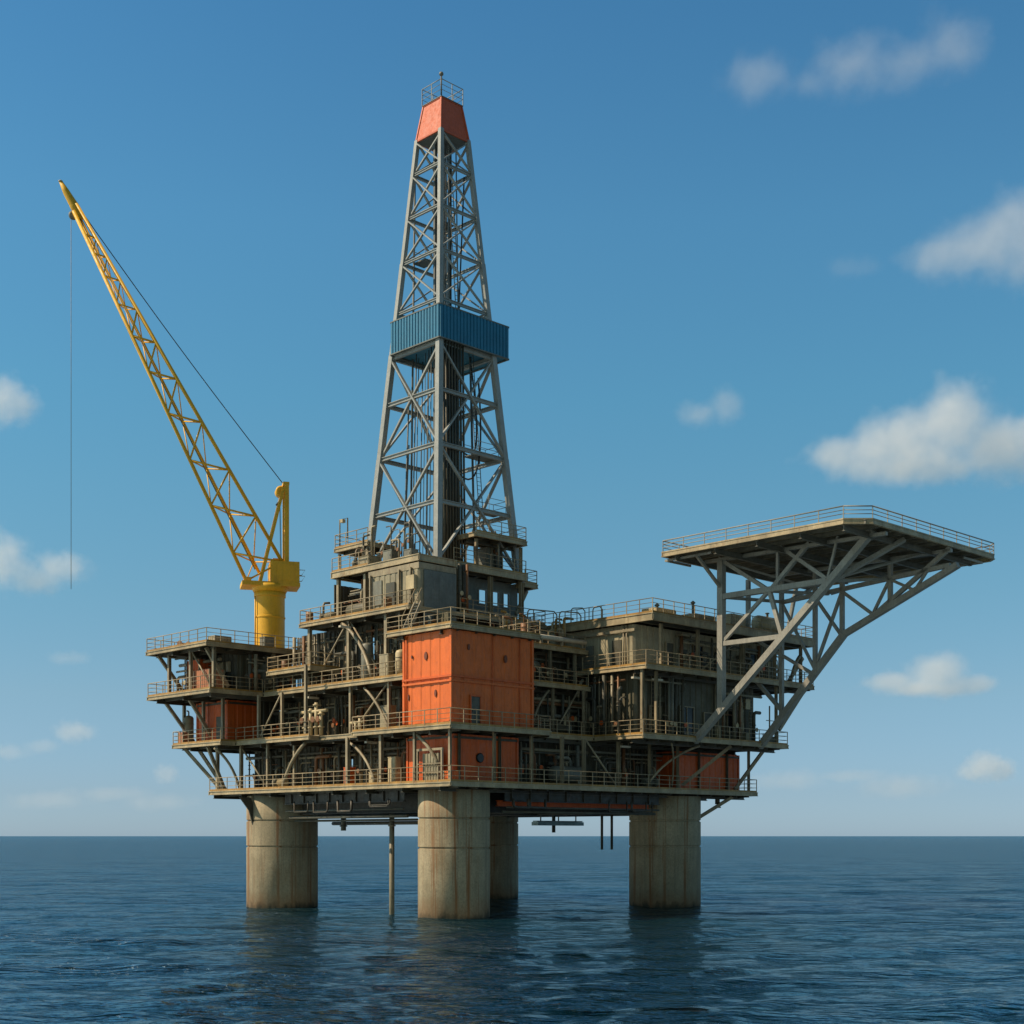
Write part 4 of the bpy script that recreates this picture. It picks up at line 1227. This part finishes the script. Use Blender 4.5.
cabinet('small red cabinet behind the lowest deck railing between left and front legs', -2.1, 8.9, 9.2, .5, .75, 1.35, M.redor)
cabinet('tall pale cabinet on the lowest deck close left of the lower red module', -2.0, 3.9, 9.2, .5, .8, 1.9, M.cream)
cabinet('low cream cabinet on the lowest deck under the second deck corner', -2.2, 6.1, 9.2, .5, .5, .9, M.cream)
crate('small orange crate on the lowest deck at the front corner railing', -2.7, -2.6, 9.2, .8, .6, .7, M.orange)
crate('wide salmon crate on the third deck at the left end of the platform', -5.6, 22.0, 16.8, 1.3, 2.2, 1.7, M.salmon)
crate('faded red crate on the third deck behind the salmon crate', -4.9, 24.6, 16.8, 1.3, 1.7, 2.7, M.redor)
crate('low tan crate on the crane deck near its front corner', -5.6, 21.2, 20.4, 1.4, .9, .6, M.tan)
cabinet('dark grey cabinet on the crane deck beside the crane pedestal', -.9, 21.4, 20.4, .9, .7, 1.0, M.mach)
crate('small salmon crate at the left end of the second deck', -4.4, 27.8, 13, .7, .7, .95, M.salmon)
vessel('slim grey tank at the open left end of the second deck', -3.7, 28.1, 13, .4, 2.4, M.grey)
vessel('olive tank standing on the third deck beneath the crane deck', -1.2, 20.95, 16.8, .5, 2.5, M.bulk2)
htank('olive horizontal tank on the deck below the drill floor, behind its left railing', 10.6, 13.8, 1.6, 22, .5, M.bulk2, 'v')
pump('pump with a tan motor under the left end of the drill floor', .9, 15.6, 22, M.tan, 'v')
pump('pump with a grey motor on the drill floor behind the left derrick leg', 1.6, 12.4, 25.8, M.mach, 'v')
pump('pump with a dark motor on the lowest deck near the right concrete leg', 18.5, -2.1, 9.2, M.mach, 'u')
pump('pump with an olive motor on the second deck left of the crew quarters', 10.6, -.3, 13, M.bulk2, 'u')
pump('pump with a cream motor on the lowest deck above the left concrete leg', -1.4, 18.6, 9.2, M.cream, 'v')
htank('dark horizontal tank on the lowest deck between the two right hand columns', 8.2, 11.4, -1.4, 9.2, .6, M.mach)
vessel('tall grey vessel on the third deck under the drill house balcony', -.2, 9.3, 16.8, .45, 3.0, M.mach)
vessel('short cream vessel on the third deck near the orange module', -.9, 4.6, 16.8, .4, 2.0, M.cream)
cabinet('pale electrical cabinet on the third deck left of the orange module', -1.0, 5.9, 16.8, .5, 1.0, 1.8, M.tan)
cabinet('grey cabinet on the second deck at the left of the orange module', -1.1, 5.6, 13, .6, 1.1, 1.9, M.grey)

# door frame cage standing in front of the lower red module
o = thing('door_cage', 'pale steel door frame cage in front of the lower dull red module', 'door cage', (-2.3, -.1, 9.2))
for v in (-1.35, 1.15): MB().beam((-2.3, v, 9.2), (-2.3, v, 11.4), .14).build('post', M.steel, o)
MB().beam((-2.3, -1.45, 11.46), (-2.3, 1.25, 11.46), .14, .16).build('lintel', M.steel, o)
MB().corr((-2.2, .75), (-2.2, -.95), 9.22, 11.2, .3, .04).build('gate_panel', M.grey, o)
for z in (9.9, 10.5): MB().beam((-2.34, -1.3, z), (-2.34, 1.1, z), .07).build('bar', M.steel, o)

# long pale pipe along the roof edge right of the orange module, and the rusty pipework above it
o = thing('long_pipe', 'long pale lagged pipe along the roof edge right of the tall orange module', 'pipe', (5.9, .1, 19.75))
MB().tube([(6.0, .2, 20.25), (13.6, .2, 20.25)], .17, 10).build('pipe', M.white, o)
for u in (6.6, 8.8, 11.0, 13.2): MB().box((u - .06, .1, 19.76), (u + .06, .3, 20.1)).build('support', M.steel, o)
rr = random.Random(77)
names_ = ('nearest the derrick', 'second out from the derrick', 'in the middle of the row', 'nearest the crew quarters')
for k in range(4):
    u = 6.6 + k * 1.9
    o = thing('pipe_manifold', 'rusty knot of pipes and valves on the low roof, ' + names_[k], 'pipe manifold', (u, 2.2, 19.75), 'rusty pipe manifolds on the low roof')
    MB().box((u - .8, 1.2, 19.751), (u + .8, 3.4, 19.9)).build('skid', M.rusty, o)
    for j in range(6):
        a, b_ = u + rr.uniform(-.7, .7), rr.uniform(1.3, 3.2)
        h = rr.uniform(.8, 2.4)
        r_ = rr.choice((.05, .07, .1))
        e = rr.choice((-1, 1)) * rr.uniform(.4, 1.0)
        p = MB().tube([(a, b_, 19.9), (a, b_, 19.9 + h - .2), (a + e * .1, b_, 19.9 + h - .05), (a + e * .3, b_, 19.9 + h), (a + e, b_, 19.9 + h)], r_, 8).build('pipe', rr.choice((M.rusty, M.pipe, M.cream, M.toe, M.steel)), o)
        if j % 2: MB().lathe((a, b_ - r_ - .12, 19.9 + h * .5), [(.13, -.02), (.17, 0), (.13, .02)], 12, 'y').build('handwheel', M.rusty, p)
    MB().lathe((u + .2, 2.6, 19.9), [(.3, 0), (.36, .1), (.36, .9), (.2, 1.1)], 16).build('filter_pot', (M.cream, M.mach, M.rusty, M.tan)[k], o)

# gooseneck vents on the roof left of the helideck
for k, (u, v, h, wd, lab) in enumerate(((12.2, 1.6, 2.9, 2.4, 'tallest thin gooseneck pipe arch beside the crew quarters roof'), (15.2, 3.2, 1.5, 1.6, 'medium thin gooseneck vent pipe on the crew quarters roof edge'),
                                        (15.2, .9, 1.3, 1.1, 'short thin gooseneck vent pipe close behind the crew quarters roof railing'), (10.6, 3.4, 3.1, 3.2, 'wide thin pipe arch rising over the low roof right of the derrick'))):
    z = 19.75 if u < 14 else 21.95
    pts = [(u, v, z), (u, v, z + h - .35)] + [(u + .35 - .35 * math.cos(t), v - .0, z + h - .35 + .35 * math.sin(t)) for t in (.4, .8, 1.2, 1.57)] + [(u + wd - .3, v, z + h + .12), (u + wd, v, z + h - .1), (u + wd, v, z + h - 1.2)]
    solo('gooseneck_vent', MB().tube(pts, (.05, .045, .045, .05)[k], 8), M.steel, lab, 'vent pipe', (u, v, z), 'gooseneck vent pipes')
crate('pale ventilation box on the crew quarters roof left of the helideck post', 17.2, -3.8, 21.95, 2.2, 1.4, .9, M.cream, 'ventilation_box', 'vent box')
crate('flat tan ventilation box on the crew quarters roof behind the helideck post', 21.0, -4.4, 21.95, 2.6, 1.6, .8, M.tan, 'ventilation_box', 'vent box')
crate('yellowish ventilation box on the crew quarters roof between the helideck trusses', 25.2, -4.8, 21.95, 1.8, 1.4, 1.2, M.cream, 'ventilation_box', 'vent box')
htank('yellowish horizontal tank on the crew quarters roof at its far right end', 29.0, 32.2, -4.4, 21.95, .65, M.cream)
for k, (u, v, h, lab) in enumerate(((18.2, -3.0, 1.3, 'short thin vent stack on the roof just left of the helideck post'), (22.6, -3.0, 2.0, 'thin vent stack on the roof just right of the helideck post'))):
    solo('vent_stack', MB().tube([(u, v, 21.95), (u, v, 21.95 + h)], .1, 8).lathe((u, v, 21.95 + h), [(.12, -.1), (.22, 0), (.04, .16)], 12), M.mach, lab, 'vent stack', (u, v, 21.95))

# antenna mast on the second deck at the platform end
o = thing('antenna_mast', 'small antenna mast with crossarms at the right end of the second deck', 'antenna mast', (30.2, -4.9, 13))
MB().tube([(30.2, -4.9, 13), (30.2, -4.9, 16.2)], .06, 8).build('pole', M.steel, o)
for z, l in ((14.2, .7), (15.0, .9)):
    a = MB().tube([(30.2 - l * .5, -4.9, z), (30.2 + l, -4.9, z)], .035, 6).build('crossarm', M.steel, o)
    MB().lathe((30.2 + l, -4.9, z), [(.03, -.05), (.14, .02), (.14, .14), (.04, .22)], 12).build('sensor', M.white, a)
MB().box((29.9, -5.2, 13.01), (30.5, -4.6, 13.7)).build('base_box', M.mach, o)
o = thing('light_mast', 'bent lamp frame on the small platform left of the derrick foot', 'lamp frame', (3.1, 16.8, 28.3))
MB().tube([(3.1, 16.9, 28.3), (3.1, 16.9, 30.6), (3.1, 15.9, 30.6), (3.1, 15.9, 29.0)], .06, 8).build('frame', M.steel, o)
MB().box((2.9, 16.3, 30.3), (3.2, 16.6, 30.55)).build('lamp_housing', M.cream, o)

# unlit strip lamps and floodlights
for u, v, z, lab in ((13.6, -4.9, 17.1, 'pale strip lamp under the gallery deck by the crew quarters corner'), (15.6, -5.2, 17.1, 'pale strip lamp under the gallery deck right of the corner column'),
                     (14.6, -2.9, 12.2, 'pale strip lamp under the second deck near the right concrete leg'), (-1.2, 14.6, 16.0, 'pale strip lamp under the third deck above the cream manifold'),
                     (-1.4, 10.4, 20.9, 'pale strip lamp under the deck left of the drill house'), (-2.0, 6.6, 12.2, 'pale strip lamp under the second deck left of the lower red module')):
    o = thing('strip_lamp', lab, 'lamp', (u, v, z), 'unlit strip lamps under the decks')
    MB().box((u - .5, v - .12, z), (u + .5, v + .12, z + .14)).build('housing', M.white, o)
    for a in (-.35, .35): MB().beam((u + a, v, z + .14), (u + a, v, z + .32), .05).build('bracket', M.steel, o)

# clutter on the drill floor
r = random.Random(5)
for k, (u, v, w_, d_, h_, mat, lab) in enumerate(((1.0, 10.6, 1.2, 1.3, .8, M.grey, 'low grey control cabinet on the drill floor left of the front derrick leg'),
                                                  (1.2, 8.2, .8, 1.0, .9, M.mach, 'low dark locker on the drill floor beside the front derrick leg'),
                                                  (1.4, 6.2, .7, .8, .7, M.mach, 'short dark locker on the drill floor at the front edge of the grey house'),
                                                  (9.0, 6.2, 1.6, 1.2, 1.9, M.mach, 'dark winch cabinet on the drill floor at the right of the derrick'))):
    cabinet(lab, u, v, 25.8, w_, d_, h_, mat)
o = thing('drawworks', 'big dark drum winch on the drill floor inside the derrick', 'winch', (8.0, 12.2, 25.8))
MB().box((6.8, 11.5, 25.81), (9.4, 13.0, 26.1)).build('skid', M.steel, o)
MB().lathe((7.0, 12.25, 26.95), [(.85, 0), (.85, .12), (.5, .13), (.5, 1.9), (.85, 1.91), (.85, 2.05)], 24, 'x').build('drum', M.mach, o)
MB().box((6.8, 11.55, 26.1), (6.98, 12.95, 27.8)).build('side_frame', M.grey, o)
MB().box((9.07, 11.55, 26.1), (9.3, 12.95, 27.8)).build('side_frame', M.grey, o)
o = thing('drum_winch', 'small cable winch on the crane deck near its far left corner', 'winch', (-4.6, 27.4, 20.4))
MB().box((-5.2, 26.9, 20.41), (-4.0, 27.9, 20.55)).build('skid', M.steel, o)
MB().lathe((-5.0, 27.4, 20.95), [(.38, 0), (.38, .06), (.2, .07), (.2, .75), (.38, .76), (.38, .82)], 18, 'x').build('drum', M.rusty, o)
for k, (u, v, z, lab) in enumerate(((-.2, 6.9, 22, 'rusty drum beside the left railing below the drill floor, nearest the grey house'), (-.2, 16.4, 22, 'rusty drum at the far left corner of the deck below the drill floor'),
                                    (-1.2, 18.2, 18.3, 'rusty drum on the short balcony deck right of the crane'), (4.9, -2.0, 19.7, 'rusty drum on the roof of the tall orange module'))):
    o = thing('drum', lab, 'drum', (u, v, z), 'rusty steel drums')
    MB().lathe((u, v, z), [(.27, 0), (.29, .02), (.29, .28), (.305, .3), (.29, .32), (.29, .58), (.305, .6), (.29, .62), (.29, .86), (.27, .88)], 18).build('barrel_body', M.rusty, o)
    MB().lathe((u, v, z + .881), [(.05, 0), (.05, .03)], 8).build('bung', M.steel, o)
for k, (u, v) in enumerate(((1.6, 11.8), (2.2, 9.4), (1.9, 7.2), (9.6, 6.0))):
    o = thing('mud_manifold', 'upright pipes and valves on the drill floor, ' + ('at its far left', 'third left of the derrick leg', 'nearest left of the front derrick leg', 'right of the derrick leg')[k], 'pipe manifold', (u, v, 25.8), 'pipe manifolds on the drill floor')
    MB().box((u - .6, v - .9, 25.801), (u + .6, v + .9, 25.9)).build('skid', M.steel, o)
    for j in range(9):
        a, b_ = u + r.uniform(-.5, .5), v + r.uniform(-.8, .8)
        h = r.uniform(.9, 3.2); e = r.choice((-1, 1)) * r.uniform(.4, .9)
        p = MB().tube([(a, b_, 25.9), (a, b_, 25.9 + h - .15), (a, b_ + e * .15, 25.9 + h), (a, b_ + e, 25.9 + h)], r.choice((.035, .05, .08)), 8).build('pipe', r.choice((M.pipe, M.steel, M.piped, M.mach)), o)
        if j % 3 == 0: MB().lathe((a - .16, b_, 25.9 + h * .5), [(.12, -.02), (.15, 0), (.12, .02)], 12, 'x').build('handwheel', M.rusty, p)
# stair between the orange module roof and the deck above
o = thing('stair', 'steep steel stair from the orange module roof up to the deck behind', 'stair', (-1.6, 3.2, 19.7))
for v in (2.6, 3.3): MB().beam((-1.9, v, 19.71), (-.7, v, 22), .06, .2).build('stringer', M.steel, o)
mb = MB()
for k in range(9): mb.box((-1.9 + k * .13, 2.63, 20.05 + k * .225), (-1.7 + k * .13, 3.27, 20.09 + k * .225))
mb.build('treads', M.galvd, o)
for v in (2.6, 3.3): MB().tube([(-1.9, v, 20.8), (-.7, v, 22.95)], .03, 6).tube([(-1.9, v, 19.7), (-1.9, v, 20.8)], .03, 6).build('handrail', M.rail, o)

# ------------------------------------------------------------------ CLOUDS


def cloud(label, px, py, dist, lobes, dens=.03, amp=.9, soft=.55, nscale=2.6, seed=0):
    """a vapour volume standing far out over the sea; lobes (x, z, rx, rz) in metres round its centre"""
    k = dist / 1400.
    c = ((px - 512) * k, dist, 5.6 + (836 - py) * k)
    m = bpy.data.materials.new('cloud_vapour'); m.use_nodes = True
    t = m.node_tree; t.nodes.clear()
    N, L = t.nodes.new, t.links.new
    out = N('ShaderNodeOutputMaterial'); pv = N('ShaderNodeVolumePrincipled')
    pv.inputs['Color'].default_value = (.995, .995, .995, 1); pv.inputs['Anisotropy'].default_value = .15
    L(pv.outputs[0], out.inputs['Volume'])
    tc = N('ShaderNodeTexCoord')
    S = max(max(l[2], l[3]) for l in lobes)
    # billow the coordinates
    no = N('ShaderNodeTexNoise'); no.noise_dimensions = '4D'; no.inputs['Scale'].default_value = nscale / S; no.inputs['Detail'].default_value = 8; no.inputs['Roughness'].default_value = .62
    no.inputs['W'].default_value = seed * 3.7
    L(tc.outputs['Object'], no.inputs['Vector'])
    f = None
    for x, z, rx, rz in lobes:
        s = N('ShaderNodeVectorMath'); s.operation = 'SUBTRACT'; L(tc.outputs['Object'], s.inputs[0]); s.inputs[1].default_value = (x, 0, z)
        d = N('ShaderNodeVectorMath'); d.operation = 'MULTIPLY'; L(s.outputs[0], d.inputs[0]); d.inputs[1].default_value = (1 / rx, 1 / (.75 * (rx + rz) * .6), 1 / rz)
        ln = N('ShaderNodeVectorMath'); ln.operation = 'LENGTH'; L(d.outputs[0], ln.inputs[0])
        q = N('ShaderNodeMath'); q.operation = 'SUBTRACT'; q.inputs[0].default_value = 1.0; L(ln.outputs['Value'], q.inputs[1])
        if f is None: f = q.outputs[0]
        else:
            mx = N('ShaderNodeMath'); mx.operation = 'SMOOTH_MAX'; mx.inputs[2].default_value = .25; L(f, mx.inputs[0]); L(q.outputs[0], mx.inputs[1]); f = mx.outputs[0]
    a = N('ShaderNodeMath'); a.operation = 'MULTIPLY_ADD'; L(no.outputs['Fac'], a.inputs[0]); a.inputs[1].default_value = amp * 2; a.inputs[2].default_value = -amp * 1.02
    ad = N('ShaderNodeMath'); ad.operation = 'ADD'; L(f, ad.inputs[0]); L(a.outputs[0], ad.inputs[1])
    mr = N('ShaderNodeMapRange'); mr.interpolation_type = 'SMOOTHSTEP'; mr.inputs['From Max'].default_value = soft; mr.inputs['To Max'].default_value = dens
    L(ad.outputs[0], mr.inputs['Value']); L(mr.outputs[0], pv.inputs['Density'])
    # hull: the union of the lobes, a little larger than the vapour
    me = bpy.data.meshes.new('cloud')
    import bmesh
    bm = bmesh.new()
    for x, z, rx, rz in lobes:
        g = 1.4
        bmesh.ops.create_icosphere(bm, subdivisions=3, radius=1, matrix=Matrix.Translation((x, 0, z)) @ Matrix.Diagonal((rx * g, .45 * (rx + rz) * g, rz * g, 1)))
    bm.to_mesh(me); bm.free()
    me.materials.append(m)
    o = bpy.data.objects.new('cloud', me); COL.objects.link(o)
    o.location = c
    if len(lobes) > 1:
        rm = o.modifiers.new('merge', 'REMESH'); rm.mode = 'VOXEL'; rm.voxel_size = S * .09
    o['label'] = label; o['category'] = 'cloud'; o['group'] = 'scattered small clouds'
    return o


def cl(label, px, py, dist, lobes, **kw):
    """lobes given as angular sizes (thousandths of the distance over 1.4)"""
    k = dist / 1400.
    return cloud(label, px, py, dist, [(l[0] * k, l[1] * k, l[2] * k * 1.08, l[3] * k * 1.05) for l in lobes], **kw)


CLOUDS = True
if CLOUDS:
    cl('largest white cumulus cloud, just above the helideck', 925, 440, 2600, [(-84, -16, 34, 28), (-52, -6, 36, 34), (-18, 2, 44, 38), (30, 16, 46, 50), (80, -8, 66, 38), (-20, -26, 90, 20)], dens=.011, amp=.85, soft=.75, nscale=3.2, seed=1)
    cl('soft grey white cloud cut by the frame edge, above the largest cumulus', 985, 244, 3000, [(-44, -14, 46, 28), (0, -2, 56, 40), (40, 16, 54, 46), (52, -8, 50, 44)], dens=.0055, amp=.75, soft=.9, nscale=2.2, seed=2)
    cl('long thin wispy cloud highest in the sky', 860, 62, 3200, [(-102, -16, 44, 30), (-50, -22, 40, 14), (-6, -4, 54, 36), (46, -2, 50, 30), (92, 18, 44, 38)], dens=.0026, amp=.85, soft=.95, nscale=2.4, seed=3)
    cl('faint small cloud between the derrick cladding and the largest cumulus', 712, 410, 3000, [(-14, -4, 28, 16), (14, 4, 22, 22)], dens=.006, amp=.7, soft=.9, nscale=2.2, seed=5)
    cl('small white cloud in the clear sky under the outer edge of the helideck', 930, 678, 3600, [(-36, -4, 38, 13), (6, 4, 38, 24), (40, -6, 32, 12), (0, -10, 60, 12)], dens=.0095, amp=.75, soft=.7, seed=6)
    cl('low white puff nearest the horizon right of the platform', 986, 768, 4200, [(0, 2, 24, 18), (14, -2, 20, 14), (-14, -4, 20, 11)], dens=.011, amp=.8, soft=.7, seed=7)
    cl('white cloud cut by the frame edge beside the crane hoist rope, upper one', 2, 400, 2900, [(0, 0, 34, 30), (18, -6, 24, 20)], dens=.0095, amp=.75, soft=.75, seed=8)
    cl('white cloud crossing behind the lower end of the crane hoist rope', 30, 566, 3200, [(-30, 6, 34, 36), (6, -12, 34, 20), (30, -2, 36, 20)], dens=.0085, amp=.75, soft=.8, seed=9)
    cl('tiny white puff left of the platform second deck', 74, 732, 4200, [(0, 0, 24, 13)], dens=.007, amp=.75, soft=.7, seed=10)
    cl('tiny faint puff left of the lowest deck railing', 166, 774, 4600, [(0, 0, 15, 13)], dens=.006, amp=.75, soft=.7, seed=11)
    cl('barely visible wisp left of the crane deck', 68, 658, 4200, [(0, 0, 26, 9)], dens=.0028, amp=.7, soft=.8, seed=12)
    cl('barely visible wisp between the high wispy cloud and the largest cumulus', 852, 267, 3200, [(0, 0, 34, 13)], dens=.0016, amp=.7, soft=.9, seed=13)
    cl('long faint grey cloud bank low over the horizon right of the platform', 850, 782, 5200, [(-60, 2, 50, 13), (0, 6, 50, 9), (50, -4, 56, 16)], dens=.002, amp=.85, soft=.8, seed=14)
    cl('very faint mottled cloud bank low over the horizon left of the platform', 110, 800, 5200, [(-60, 0, 50, 12), (0, 6, 50, 10), (50, -2, 46, 11)], dens=.0016, amp=.9, soft=.8, seed=16)
    cl('faint pinkish puff low over the horizon at the left frame edge', 20, 752, 4800, [(-10, 0, 26, 10), (22, 6, 20, 9)], dens=.0035, amp=.8, soft=.8, seed=15)
